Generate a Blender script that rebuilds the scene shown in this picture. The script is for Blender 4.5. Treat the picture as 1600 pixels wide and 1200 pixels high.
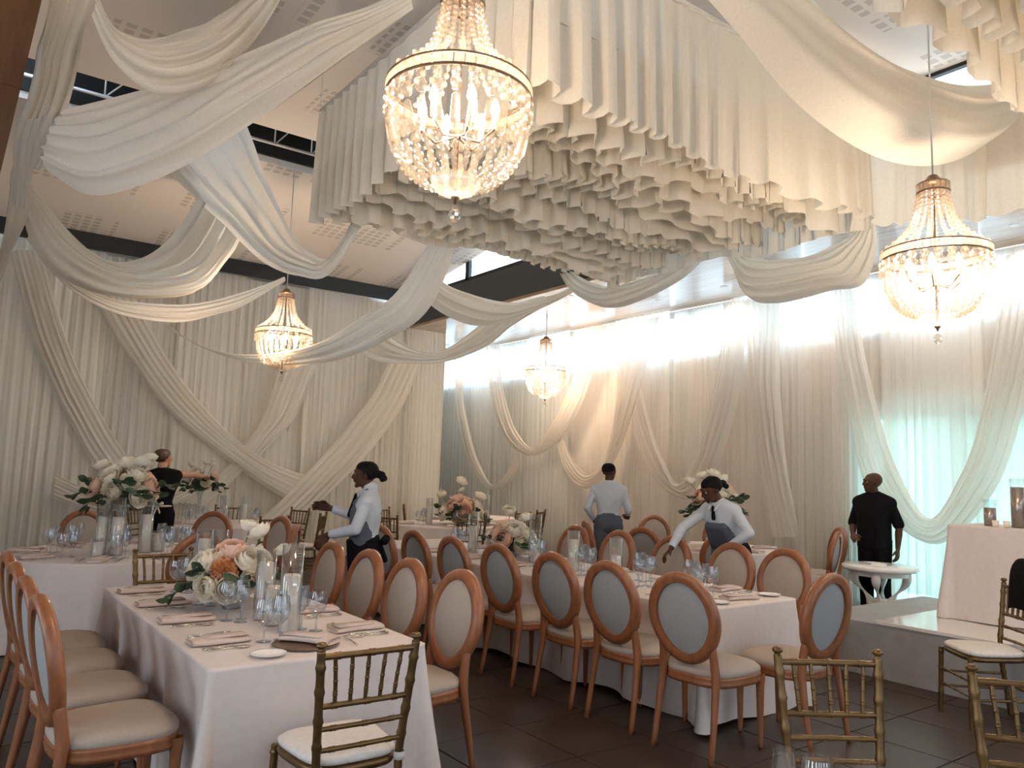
import bpy, bmesh, math, random
from mathutils import Vector, Matrix, noise
random.seed(7)
for o in list(bpy.data.objects): bpy.data.objects.remove(o)
SC = bpy.context.scene
COL = SC.collection
PI = math.pi; TAU = 2*PI
def R(d): return math.radians(d)

# ------------------------------------------------------------------ camera
yaw, pitch, roll = R(36.5), R(6.42), R(1.72)
fw = Vector((math.sin(yaw)*math.cos(pitch), math.cos(yaw)*math.cos(pitch), math.sin(pitch)))
rt = Vector((math.cos(yaw), -math.sin(yaw), 0)); up = rt.cross(fw)
r2 = rt*math.cos(roll)+up*math.sin(roll); u2 = -rt*math.sin(roll)+up*math.cos(roll)
cd = bpy.data.cameras.new('camera'); cam = bpy.data.objects.new('camera', cd); COL.objects.link(cam)
cd.sensor_width = 36; cd.lens = 36*1210/1600; cd.clip_start = .05; cd.clip_end = 200
m = Matrix((r2, u2, -fw)).transposed().to_4x4(); m.translation = (0, 0, 1.58); cam.matrix_world = m
SC.camera = cam
# ------------------------------------------------------------------ world, exposure
w = bpy.data.worlds.new('world'); SC.world = w; w.use_nodes = True
bg = w.node_tree.nodes['Background']; bg.inputs[0].default_value = (.74, .87, 1, 1); bg.inputs[1].default_value = 8.0
vs = SC.view_settings; vs.view_transform = 'Standard'; vs.look = 'None'; vs.gamma = 1; vs.exposure = 0.16; vs.use_curve_mapping = False
SC.cycles.transparent_max_bounces = 40; SC.cycles.max_bounces = 12; SC.cycles.diffuse_bounces = 6; SC.cycles.sample_clamp_indirect = 6

# ------------------------------------------------------------------ materials
def nt(name):
    m = bpy.data.materials.new(name); m.use_nodes = True; t = m.node_tree; t.nodes.clear()
    out = t.nodes.new('ShaderNodeOutputMaterial'); return m, t, out
def noise_col(t, c1, c2, scale, coord='Object', stretch=None, detail=4):
    tc = t.nodes.new('ShaderNodeTexCoord'); n = t.nodes.new('ShaderNodeTexNoise'); n.inputs['Scale'].default_value = scale
    n.inputs['Detail'].default_value = detail
    if stretch:
        mp = t.nodes.new('ShaderNodeMapping'); mp.inputs['Scale'].default_value = stretch
        t.links.new(tc.outputs[coord], mp.inputs[0]); t.links.new(mp.outputs[0], n.inputs[0])
    else: t.links.new(tc.outputs[coord], n.inputs[0])
    r = t.nodes.new('ShaderNodeValToRGB'); r.color_ramp.elements[0].position = .3; r.color_ramp.elements[1].position = .7
    r.color_ramp.elements[0].color = (*c1, 1); r.color_ramp.elements[1].color = (*c2, 1)
    t.links.new(n.outputs['Fac'], r.inputs[0]); return r.outputs[0], n
def mat(name, c1, c2=None, rough=.6, metal=0, scale=8, stretch=None, bump=0, emit=None, coat=0, spec=.5):
    m, t, out = nt(name); p = t.nodes.new('ShaderNodeBsdfPrincipled'); t.links.new(p.outputs[0], out.inputs[0])
    c2 = c2 or tuple(min(1, x*.86) for x in c1)
    col, n = noise_col(t, c1, c2, scale, stretch=stretch); t.links.new(col, p.inputs['Base Color'])
    p.inputs['Roughness'].default_value = rough; p.inputs['Metallic'].default_value = metal
    p.inputs['Coat Weight'].default_value = coat; p.inputs['Specular IOR Level'].default_value = spec
    if bump:
        b = t.nodes.new('ShaderNodeBump'); b.inputs['Strength'].default_value = bump; b.inputs['Distance'].default_value = .01
        t.links.new(n.outputs['Fac'], b.inputs['Height']); t.links.new(b.outputs[0], p.inputs['Normal'])
    if emit: p.inputs['Emission Color'].default_value = (*emit[0], 1); p.inputs['Emission Strength'].default_value = emit[1]
    return m
def fabric(name, c, trans=.35, clear=0., scale=60, c2=None):
    m, t, out = nt(name); d = t.nodes.new('ShaderNodeBsdfDiffuse'); tr = t.nodes.new('ShaderNodeBsdfTranslucent')
    col, n = noise_col(t, c, c2 or tuple(x*.93 for x in c), scale)
    t.links.new(col, d.inputs[0]); t.links.new(col, tr.inputs[0])
    mx = t.nodes.new('ShaderNodeMixShader'); mx.inputs[0].default_value = trans
    t.links.new(d.outputs[0], mx.inputs[1]); t.links.new(tr.outputs[0], mx.inputs[2]); last = mx
    if clear:
        tp = t.nodes.new('ShaderNodeBsdfTransparent'); m2 = t.nodes.new('ShaderNodeMixShader'); m2.inputs[0].default_value = clear
        t.links.new(mx.outputs[0], m2.inputs[1]); t.links.new(tp.outputs[0], m2.inputs[2]); last = m2
    t.links.new(last.outputs[0], out.inputs[0]); return m
def glass(name, tint=(1, 1, 1), refl=.12, frost=0., rough=.02, fr=1.45):
    m, t, out = nt(name); tp = t.nodes.new('ShaderNodeBsdfTransparent'); tp.inputs[0].default_value = (*tint, 1)
    g = t.nodes.new('ShaderNodeBsdfGlossy'); g.inputs['Roughness'].default_value = rough
    lw = t.nodes.new('ShaderNodeLayerWeight'); lw.inputs[0].default_value = .5; f0 = t.nodes.new('ShaderNodeMath'); f0.operation = 'POWER'; f0.inputs[1].default_value = 2.2
    t.links.new(lw.outputs['Facing'], f0.inputs[0]); f = t.nodes.new('ShaderNodeMath'); f.operation = 'MULTIPLY'; f.inputs[1].default_value = .62; t.links.new(f0.outputs[0], f.inputs[0])
    a = t.nodes.new('ShaderNodeMath'); a.operation = 'ADD'; a.use_clamp = True; a.inputs[1].default_value = refl
    t.links.new(f.outputs[0], a.inputs[0]); mx = t.nodes.new('ShaderNodeMixShader')
    t.links.new(a.outputs[0], mx.inputs[0]); t.links.new(tp.outputs[0], mx.inputs[1]); t.links.new(g.outputs[0], mx.inputs[2]); last = mx
    if frost:
        tr = t.nodes.new('ShaderNodeBsdfTranslucent'); tr.inputs[0].default_value = (*tint, 1); d = t.nodes.new('ShaderNodeBsdfDiffuse'); d.inputs[0].default_value = (*tint, 1)
        md = t.nodes.new('ShaderNodeMixShader'); md.inputs[0].default_value = .5
        t.links.new(tr.outputs[0], md.inputs[1]); t.links.new(d.outputs[0], md.inputs[2])
        m2 = t.nodes.new('ShaderNodeMixShader'); m2.inputs[0].default_value = frost
        t.links.new(mx.outputs[0], m2.inputs[1]); t.links.new(md.outputs[0], m2.inputs[2]); last = m2
    t.links.new(last.outputs[0], out.inputs[0]); return m
M = {}
M['wood'] = mat('orange_wood', (.31, .115, .045), (.21, .072, .028), .42, scale=5, stretch=(6, 6, 1), coat=.15)
M['linen'] = mat('grey_linen', (.32, .315, .31), (.275, .27, .265), .85, scale=160, bump=.1)
M['seat_linen'] = mat('beige_linen', (.41, .34, .29), (.36, .30, .25), .85, scale=160, bump=.1)
M['gold'] = mat('antique_gold', (.20, .122, .052), (.135, .08, .033), .36, .8, scale=14)
M['cushion'] = mat('white_cushion', (.72, .67, .63), None, .8, scale=40)
M['cloth'] = mat('blush_tablecloth', (.67, .59, .555), (.63, .555, .52), .8, scale=30, bump=.05)
M['napkin'] = mat('blush_napkin', (.62, .50, .445), (.56, .44, .39), .85, scale=90, bump=.1)
M['ivory'] = fabric('ivory_chiffon', (.88, .84, .76), .38)
M['swag'] = fabric('ivory_swag', (.88, .84, .765), .33)
M['sheer'] = fabric('sheer_voile', (.90, .85, .785), .55, .10)
M['blind'] = fabric('white_voile', (.84, .84, .80), .55, .10)
M['white'] = mat('white_paint', (.80, .77, .74), None, .6)
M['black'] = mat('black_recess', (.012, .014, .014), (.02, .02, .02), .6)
M['darkbeam'] = mat('dark_beam', (.06, .07, .075), None, .5)
M['steel'] = mat('white_steel', (.75, .76, .76), None, .4, .3)
M['wall'] = mat('pale_plaster', (.78, .76, .72), None, .8)
M['glass'] = glass('clear_glass', (.93, .95, .96), .085)
M['stem_glass'] = glass('stemware_glass', (.88, .91, .94), .15)
M['pane'] = glass('window_pane', (.90, .97, 1.0), .03)
M['door_pane'] = glass('teal_door_pane', (.80, .95, .92), .03)
M['crystal'] = glass('cut_crystal', (1, .96, .9), .2, .028, .05)
M['crystal_fine'] = glass('fine_crystal', (1, .93, .86), .2, .085, .08)
M['bronze'] = mat('chandelier_bronze', (.25, .16, .10), None, .4, .8)
M['silver'] = mat('cutlery_steel', (.72, .68, .62), (.6, .56, .5), .18, 1)
M['porcelain'] = mat('porcelain', (.84, .81, .79), None, .15)
M['candle'] = mat('ivory_wax', (.82, .71, .60), (.78, .66, .55), .6, scale=4, spec=.3)
M['leaf'] = mat('dark_leaf', (.035, .075, .03), (.02, .045, .02), .5, scale=20)
M['stem'] = mat('green_stem', (.09, .15, .05), None, .6)
M['petal'] = fabric('white_petal', (.90, .86, .76), .3, 0, 30, (.86, .80, .68))
M['blush'] = fabric('blush_petal', (.86, .64, .52), .3, 0, 30, (.82, .58, .45))
M['peach'] = fabric('peach_petal', (.78, .42, .22), .3, 0, 30, (.70, .34, .17))
M['bulb'] = mat('lit_bulb', (1, .9, .8), None, .5, emit=((1, .76, .48), 26))
M['lamp'] = mat('downlight_lens', (1, 1, 1), None, .5, emit=((1, .95, .85), 9))
M['stage'] = mat('gloss_white_stage', (.80, .76, .72), (.76, .72, .68), .12, scale=3, coat=.4)
M['stage_face'] = mat('matt_grey_stage', (.34, .335, .33), None, .6)
M['soffit'] = mat('pale_soffit', (.50, .37, .27), (.34, .22, .14), .22, scale=2.5, stretch=(8, .6, 1), coat=.3)
M['plank'] = mat('brown_plank', (.30, .135, .06), (.20, .085, .038), .5, scale=3, stretch=(9, .7, 1), bump=.1)
M['tile'] = mat('brown_floor_tile', (.062, .037, .026), (.04, .024, .017), .42, scale=3.5, bump=.02)
M['grout'] = mat('dark_grout', (.035, .025, .02), None, .8)
M['skin_dark'] = mat('dark_skin', (.08, .036, .021), (.065, .028, .016), .6, scale=20, spec=.2)
M['skin_light'] = mat('tan_skin', (.48, .24, .16), (.42, .20, .13), .55, scale=20)
M['hair'] = mat('black_hair', (.005, .004, .004), (.009, .008, .008), .7, scale=60, spec=.12)
M['hair_brown'] = mat('brown_hair', (.10, .05, .03), (.05, .025, .015), .5, scale=60, stretch=(1, 1, 6))
M['shirt'] = mat('pale_blue_shirt', (.50, .53, .58), (.45, .48, .53), .8, scale=12, bump=.15)
M['grey_cloth'] = mat('slate_cloth', (.075, .085, .11), (.06, .068, .09), .8, scale=60)
M['black_cloth'] = mat('black_cloth', (.006, .006, .007), (.009, .009, .010), .9, scale=60, spec=.08)
M['apron'] = mat('cream_apron', (.62, .54, .46), None, .8)
M['eye'] = mat('eye_white', (.3, .26, .22), None, .4)
M['lip'] = mat('lips', (.10, .03, .025), None, .5)
M['paper'] = mat('paper', (.8, .78, .74), None, .7)
M['glitter'] = mat('silver_vase', (.42, .36, .33), (.30, .25, .23), .25, .6, scale=80)
# perforated acoustic ceiling: grey squares printed as holes, in blocks
def ceiling_mat():
    m, t, out = nt('perforated_ceiling'); p = t.nodes.new('ShaderNodeBsdfPrincipled'); t.links.new(p.outputs[0], out.inputs[0])
    tc = t.nodes.new('ShaderNodeTexCoord'); sx = t.nodes.new('ShaderNodeSeparateXYZ'); t.links.new(tc.outputs['Object'], sx.inputs[0])
    def ma(op, a, b=None):
        n = t.nodes.new('ShaderNodeMath'); n.operation = op
        for i, v in enumerate((a, b)):
            if v is None: continue
            if isinstance(v, (int, float)): n.inputs[i].default_value = v
            else: t.links.new(v, n.inputs[i])
        return n.outputs[0]
    def band(ax, per, duty, off=0): return ma('LESS_THAN', ma('FRACT', ma('DIVIDE', ma('ADD', sx.outputs[ax], 50+off), per)), duty)
    f = band(0, .125, .68)
    for b in (band(1, .115, .66), band(0, .62, .82), band(1, 1.5, .42), band(0, 1.9, .70, .4)): f = ma('MULTIPLY', f, b)
    mx = t.nodes.new('ShaderNodeMix'); mx.data_type = 'RGBA'; t.links.new(f, mx.inputs[0])
    mx.inputs[6].default_value = (.84, .78, .73, 1); mx.inputs[7].default_value = (.62, .575, .54, 1)
    t.links.new(mx.outputs[2], p.inputs['Base Color']); p.inputs['Roughness'].default_value = .7; return m
M['ceiling'] = ceiling_mat()

# ------------------------------------------------------------------ helpers
def link(name, mesh, parent=None):
    o = bpy.data.objects.new(name, mesh); COL.objects.link(o)
    if parent: o.parent = parent
    return o
def tag(o, label=None, cat=None, group=None, kind=None):
    if label: o['label'] = label
    if cat: o['category'] = cat
    if group: o['group'] = group
    if kind: o['kind'] = kind
    return o
def empty(name, loc=(0, 0, 0), rz=0, label=None, cat=None, group=None):
    o = link(name, None); o.location = loc; o.rotation_euler = (0, 0, rz); o.empty_display_size = .1; return tag(o, label, cat, group)
def dup(o, parent=None):
    c = o.copy(); COL.objects.link(c); c.parent = parent
    for ch in [x for x in o.children]: dup(ch, c)
    return c
class MB:
    def __init__(s): s.v = []; s.f = []
    def box(s, c, d, mtx=None):
        b = len(s.v)
        for i in range(8):
            p = Vector((c[0]+d[0]/2*(1 if i & 1 else -1), c[1]+d[1]/2*(1 if i & 2 else -1), c[2]+d[2]/2*(1 if i & 4 else -1)))
            s.v.append(mtx @ p if mtx else p)
        for q in ((0, 2, 3, 1), (4, 5, 7, 6), (0, 1, 5, 4), (2, 6, 7, 3), (0, 4, 6, 2), (1, 3, 7, 5)): s.f.append([b+k for k in q])
        return s
    def tube(s, pts, rad, n=10, sx=1, sy=1, ref=None, cap=True):
        pts = [Vector(p) for p in pts]; b = len(s.v); N = len(pts)
        rad = rad if isinstance(rad, (list, tuple)) else [rad]*N
        t0 = (pts[1]-pts[0]).normalized(); a = Vector(ref) if ref else (Vector((0, 0, 1)) if abs(t0.z) < .9 else Vector((1, 0, 0)))
        for i, p in enumerate(pts):
            t = (pts[min(i+1, N-1)]-pts[max(i-1, 0)]).normalized(); u = (a-t*a.dot(t)).normalized(); a = u; w_ = t.cross(u)
            for k in range(n):
                th = TAU*k/n; s.v.append(p+u*(math.cos(th)*rad[i]*sx)+w_*(math.sin(th)*rad[i]*sy))
        for i in range(N-1):
            for k in range(n):
                k2 = (k+1) % n; s.f.append([b+i*n+k, b+i*n+k2, b+(i+1)*n+k2, b+(i+1)*n+k])
        if cap: s.f.append([b+k for k in range(n)][::-1]); s.f.append([b+(N-1)*n+k for k in range(n)])
        return s
    def lathe(s, prof, n=20, c=(0, 0, 0), flute=0, fl=0, cap=True):
        b = len(s.v)
        for r, z in prof:
            for k in range(n):
                th = TAU*k/n; rr = r*(1+(flute*math.cos(fl*th) if fl else 0)); s.v.append(Vector((c[0]+rr*math.cos(th), c[1]+rr*math.sin(th), c[2]+z)))
        for i in range(len(prof)-1):
            for k in range(n):
                k2 = (k+1) % n; s.f.append([b+i*n+k, b+i*n+k2, b+(i+1)*n+k2, b+(i+1)*n+k])
        if cap and prof[0][0] > 0.0005: s.f.append([b+k for k in range(n)][::-1])
        return s
    def capend(s, n):
        L = len(s.v); s.f.append([L-n+k for k in range(n)]); return s
    def grid(s, fn, nu, nv, closed=False):
        b = len(s.v)
        for i in range(nu):
            for j in range(nv): s.v.append(Vector(fn(i/(nu-1) if not closed else i/nu, j/(nv-1))))
        for i in range(nu if closed else nu-1):
            for j in range(nv-1):
                i2 = (i+1) % nu; s.f.append([b+i*nv+j, b+i2*nv+j, b+i2*nv+j+1, b+i*nv+j+1])
        return s
    def ball(s, c, r, n=8, sc=(1, 1, 1)):
        b = len(s.v); h = max(4, n//2+1)
        for i in range(1, h):
            ph = PI*i/h
            for k in range(n): th = TAU*k/n; s.v.append(Vector((c[0]+r*sc[0]*math.sin(ph)*math.cos(th), c[1]+r*sc[1]*math.sin(ph)*math.sin(th), c[2]+r*sc[2]*math.cos(ph))))
        t = len(s.v); s.v += [Vector((c[0], c[1], c[2]+r*sc[2])), Vector((c[0], c[1], c[2]-r*sc[2]))]
        for i in range(h-2):
            for k in range(n): k2 = (k+1) % n; s.f.append([b+i*n+k, b+(i+1)*n+k, b+(i+1)*n+k2, b+i*n+k2])
        for k in range(n): k2 = (k+1) % n; s.f.append([t, b+k, b+k2]); s.f.append([t+1, b+(h-2)*n+k2, b+(h-2)*n+k])
        return s
    def xf(s, mtx, start=0):
        for i in range(start, len(s.v)): s.v[i] = mtx @ s.v[i]
        return s
    def mesh(s, name, m, smooth=True, bevel=0, seg=2):
        me = bpy.data.meshes.new(name); me.from_pydata([tuple(p) for p in s.v], [], s.f); 
        if bevel:
            bm = bmesh.new(); bm.from_mesh(me); bmesh.ops.bevel(bm, geom=bm.edges[:], offset=bevel, segments=seg, affect='EDGES', profile=.5, clamp_overlap=True); bm.to_mesh(me); bm.free()
        me.materials.append(M[m] if isinstance(m, str) else m)
        if smooth: me.polygons.foreach_set('use_smooth', [True]*len(me.polygons))
        me.update(); return me
    def build(s, name, m, parent=None, smooth=True, bevel=0, seg=2): return link(name, s.mesh(name, m, smooth, bevel, seg), parent)
def crom(P, t):
    n = len(P)-1; x = min(max(t, 0), 1)*n; i = min(int(x), n-1); f = x-i
    g = lambda k: Vector(P[min(max(k, 0), n)])
    a, b, c, d = g(i-1), g(i), g(i+1), g(i+2)
    return .5*((2*b)+(c-a)*f+(2*a-5*b+4*c-d)*f*f+(3*b-a-3*c+d)*f**3)
ORD = ['first', 'second', 'third', 'fourth', 'fifth', 'sixth', 'seventh', 'eighth', 'ninth', 'tenth', 'eleventh', 'twelfth', 'thirteenth', 'fourteenth', 'fifteenth', 'sixteenth', 'seventeenth', 'eighteenth', 'nineteenth', 'twentieth']
# ================================================================== structure
def struct(name, mb, m, parent=None, smooth=False, bevel=0):
    o = mb.build(name, m, parent, smooth, bevel)
    if not parent: o['kind'] = 'structure'
    return o
TS = .6
fl = struct('floor', MB().box((2.5, 5, -.06), (15, 23, .10)), 'grout')
tm = MB().box((0, 0, -.006), (TS-.008, TS-.008, .012)).mesh('tile', 'tile', False, .002, 1)
cnt = 0
for i in range(-2, 14):
    for j in range(-1, 16):
        x, y = i*TS+.35, j*TS+.1
        if x > 6.2 and y < 3.9: continue
        o = link('tile', tm, fl); o.location = (x, y, 0); o.rotation_euler = (0, 0, random.choice((0, PI/2, PI))); cnt += 1
fs = MB()
for i in range(-8, 16):
    for j in range(-10, 27):
        x, y = i*TS+.35, j*TS+.1
        if -2 <= i < 14 and -1 <= j < 16 and not (x > 6.2 and y < 3.9): continue
        if x > 9.4 or y > 15.8: continue
        fs.box((x, y, -.006), (TS-.008, TS-.008, .012))
tag(fs.build('tile_field', 'tile', fl, False), kind='stuff')
# ceiling slabs either side of the dark truss slot
ce = struct('ceiling', MB().box((3.4, 2.15, 5.36), (7.2, 12.3, .12)), 'ceiling')
cp = MB().box((0, 0, 0), (7.2, 3.2, .12)).build('ceiling_panel', 'ceiling', ce, False); cp.location = (3.4, 10.93, 5.14); cp.rotation_euler = (-math.atan2(.46, 3.1), 0, 0)
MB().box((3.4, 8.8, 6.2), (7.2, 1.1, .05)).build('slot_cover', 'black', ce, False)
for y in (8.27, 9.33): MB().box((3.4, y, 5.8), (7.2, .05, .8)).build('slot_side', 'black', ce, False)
MB().box((3.4, 12.55, 4.75), (7.2, .06, .26)).build('end_gap_strip', 'black', ce, False)  # black strip stands in for the dark gap above the backdrop
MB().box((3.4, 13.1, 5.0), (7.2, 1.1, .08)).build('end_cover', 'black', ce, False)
tr = empty('roof_truss', (0, 8.95, 5.35), 0, 'white steel roof truss in the dark slot between ceiling panels', 'truss')
MB().tube([(0, 0, .62), (6.9, 0, .62)], .02, 8).build('chord', 'steel', tr)
MB().tube([(0, 0, .06), (6.9, 0, .06)], .02, 8).build('chord', 'steel', tr)
for k in range(15):
    x = .2+k*.46
    MB().tube([(x, 0, .05), (x, 0, .62)], .009, 6).build('post', 'steel', tr)
    MB().tube([(x, 0, .05), (x+.46, 0, .62)], .008, 6).build('brace', 'steel', tr)
# left timber soffit of boards
so = struct('trim_1', MB().box((-1.9, 4.4, 4.27), (4.3, 16.8, .08)), 'plank')
MB().box((.24, 4.4, 4.82), (.06, 16.8, 1.1)).build('upstand', 'white', so, False)
bl = [0, 2.3, 4.1, 6.4, 8.2, 10.5, 12.6]
for i in range(5):
    for k in range(len(bl)-1):
        a, b = bl[k]+(.7 if i % 2 else 0), bl[k+1]+(.7 if i % 2 else 0)
        if b > 12.8: b = 12.8
        MB().box((.27-.1-i*.2, (a+b)/2, 4.218), (.193, b-a-.008, .024)).build('board', 'plank', so, False)
# right pale timber soffit with downlights
s2 = struct('trim_2', MB().box((8.15, 6.3, 4.25), (2.3, 18.6, .1)), 'soffit')
for i, (x, y) in enumerate([(8.55, 13.9-1.2*k) for k in range(11)]+[(7.4, 10.6), (7.4, 8.6), (7.4, 6.6)]):
    d = empty('downlight', (x, y, 4.2), 0, ('small recessed downlight along the window wall, %s from the far corner' % ORD[i]) if x > 8 else 'small recessed downlight by the dark beam, %s from the back' % ORD[i-11], 'downlight', 'downlights in the timber soffit')
    if x > 8:
        ld = bpy.data.lights.new('beam', 'SPOT'); ld.energy = 52; ld.color = (1, .87, .75); ld.spot_size = R(105); ld.spot_blend = .9; ld.shadow_soft_size = .04
        lo = link('beam', ld, d); lo.location = (0, 0, -.02); lo.rotation_euler = (0, R(-12), 0)
    MB().lathe([(.03, -.002), (.05, -.004), (.055, 0)], 20).build('bezel', 'steel', d)
    MB().lathe([(.001, -.001), (.034, -.001)], 16).build('lens', 'lamp', d)
# dark bulkhead beam and clerestory windows above the soffit edge
MB_ = struct('trim_3', MB().box((7.02, 5, 4.5), (.1, 16.4, .5)), 'darkbeam')
for k in range(9):
    y = -2.3+k*1.75
    wn = empty('window_%d' % (k+1), (7.02, y, 4.75)); wn['kind'] = 'structure'
    f = MB()
    for zz in (.03, .55): f.box((0, 0, zz), (.06, 1.75, .07))
    for yy in (-.85, .85): f.box((0, yy, .29), (.06, .06, .55))
    f.build('window_frame', 'black', wn, False)
    MB().box((0, 0, .29), (.01, 1.66, .48)).build('pane', 'pane', wn, False)
# right wall: solid below, window band on top, glazed doors behind the sheers
wr = struct('wall_right', MB().box((9.37, 10.45, 1.72), (.12, 10.3, 3.45)), 'wall')
MB().box((9.37, -1.1, 1.72), (.12, 5.4, 3.45)).build('wall_section', 'wall', wr, False)
MB().box((9.37, 3.45, 2.95), (.12, 3.7, 1.0)).build('lintel', 'wall', wr, False)
MB().box((9.37, 6.3, 4.14), (.12, 18.6, .12)).build('head', 'wall', wr, False)
for k in range(12):
    y = -2.2+k*1.55
    wn = empty('window_%d' % (k+10), (9.37, y, 3.45)); wn['kind'] = 'structure'
    f = MB()
    for yy in (-.75, .75): f.box((0, yy, .32), (.08, .05, .64))
    f.build('window_frame', 'darkbeam', wn, False); MB().box((0, 0, .32), (.01, 1.46, .62)).build('pane', 'pane', wn, False)
for k in range(3):
    dn = empty('door_%d' % (k+1), (9.37, 2.22+k*1.23, 0)); dn['kind'] = 'structure'
    f = MB()
    for yy in (-.57, .57): f.box((0, yy, 1.22), (.07, .07, 2.44))
    for zz in (.05, 2.40): f.box((0, 0, zz), (.07, 1.2, .1))
    f.build('door_frame', 'darkbeam', dn, False); MB().box((0, 0, 1.22), (.012, 1.08, 2.3)).build('pane', 'door_pane', dn, False)
struct('wall_back', MB().box((2.9, 13.55, 2.6), (10.2, .12, 5.2)), 'wall')
struct('wall_end', MB().box((8.6, 15.6, 2.1), (1.6, .12, 4.2)), 'wall')
struct('wall_return', MB().box((7.9, 14.55, 2.1), (.12, 2.1, 4.2)), 'wall')
wl = struct('wall_left', MB().box((-2.2, 10.0, 2.1), (.12, 7.2, 4.2)), 'wall')
MB().box((-2.2, 1.2, 3.6), (.12, 10.4, 1.2)).build('wall_section', 'wall', wl, False)
MB().box((-2.2, 1.2, .3), (.12, 10.4, .6)).build('wall_section', 'wall', wl, False)
for k in range(6): MB().box((-2.2, -3.8+k*2.0, 1.8), (.12, 1.45, 2.4)).build('daylight_pier', 'wall', wl, False)  # unseen piers, widened to cut the daylight from the left
wf = struct('wall_front', MB().box((3.6, -4.0, 3.6), (11.7, .12, 2.4)), 'wall')  # unseen wall behind the camera, put in to limit daylight
MB().box((3.6, -4.0, .4), (11.7, .12, .8)).build('wall_section', 'wall', wf, False)
for k in range(7): MB().box((-2.2+k*1.95, -4.0, 1.6), (1.55, .12, 1.6)).build('daylight_pier', 'wall', wf, False)  # pier width chosen for how much daylight gets in

# added outside, unseen: overhang dims the doors, teal wall colours their daylight
xr = struct('trim_door_shade', MB().box((10.5, 3.45, 3.3), (2.1, 4.6, .1)), 'white')
xw = struct('wall_added_teal', MB().box((11.6, 3.45, 1.5), (.15, 5.2, 3.0)), mat('teal_door_tint', (.27, .43, .39), None, .8))
# ================================================================== curtains
def curtain(name, p0, p1, zt, zb, m, folds, amp, seed, label, group, cat='curtain', gather=0, hemw=.015, nv=14):
    rnd = random.Random(seed); p0 = Vector((*p0, 0)); p1 = Vector((*p1, 0)); d = p1-p0; L = d.length; t = d/L; n = Vector((t.y, -t.x, 0))
    ph = [rnd.uniform(0, TAU) for _ in range(5)]; nu = max(40, int(folds*10))
    zc = (p0+p1)/2
    def fn(u, v):
        z = zt+(zb-zt)*v
        uu = u+.012*math.sin(u*TAU*2.3+ph[0])
        a = amp*(.55+.45*v)*(.75+.35*math.sin(uu*7+ph[3]))
        o = a*(math.sin(uu*folds*TAU+ph[1]+.5*math.sin(v*2+ph[2]))+.45*math.sin(uu*folds*2.37*TAU+ph[4]+v))
        sway = .03*math.sin(v*2.2+uu*9+ph[2])*v
        p = p0+t*(L*(.5+(u-.5)*(1.02-gather*(1-v))))+n*o+t*sway; p.z = z+(hemw*math.sin(uu*folds*TAU+1)*v if v > .98 else 0)
        return p-zc
    o = MB().grid(fn, nu, nv).build(name, m); o.location = (zc.x, zc.y, 0); return tag(o, label, cat, group)
BW = [-.9, .55, 1.75, 2.9, 3.85, 5.0, 6.1, 6.98, 7.74]
for k in range(8):
    nm = ['behind the wooden soffit end', 'behind the leftmost crossed drape', 'behind the florist', 'behind the tall vase by the florist', 'below the small bowl chandelier', 'behind the crossing drapes', 'beside the seam near the corner', 'ending at the window corner']
    curtain('sheer_curtain', (BW[k], 12.86-.12*(k % 2)), (BW[k+1]+.05, 12.86-.12*(k % 2)), 4.64, .02, 'ivory', 8+k % 3, .028, 20+k, 'ivory chiffon backdrop curtain on the back wall, '+nm[k], 'back wall backdrop curtains')
RWY = [15.5, 14.2, 13.0, 11.8, 10.6, 9.4, 8.2, 7.0, 5.9, 4.8, 3.7, 2.5, 1.2, -.2]
for k in range(13):
    nm = 'ivory sheer curtain under the window band, %s from the far corner of the right wall' % ORD[k]
    curtain('sheer_curtain', (9.22-.12*(k % 2), RWY[k]), (9.22-.12*(k % 2), RWY[k+1]-.04), 4.17, .02, 'blind' if k < 4 else 'sheer', 9, .026, 50+k, nm, 'sheer curtains under the right window band', gather=.03)

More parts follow.
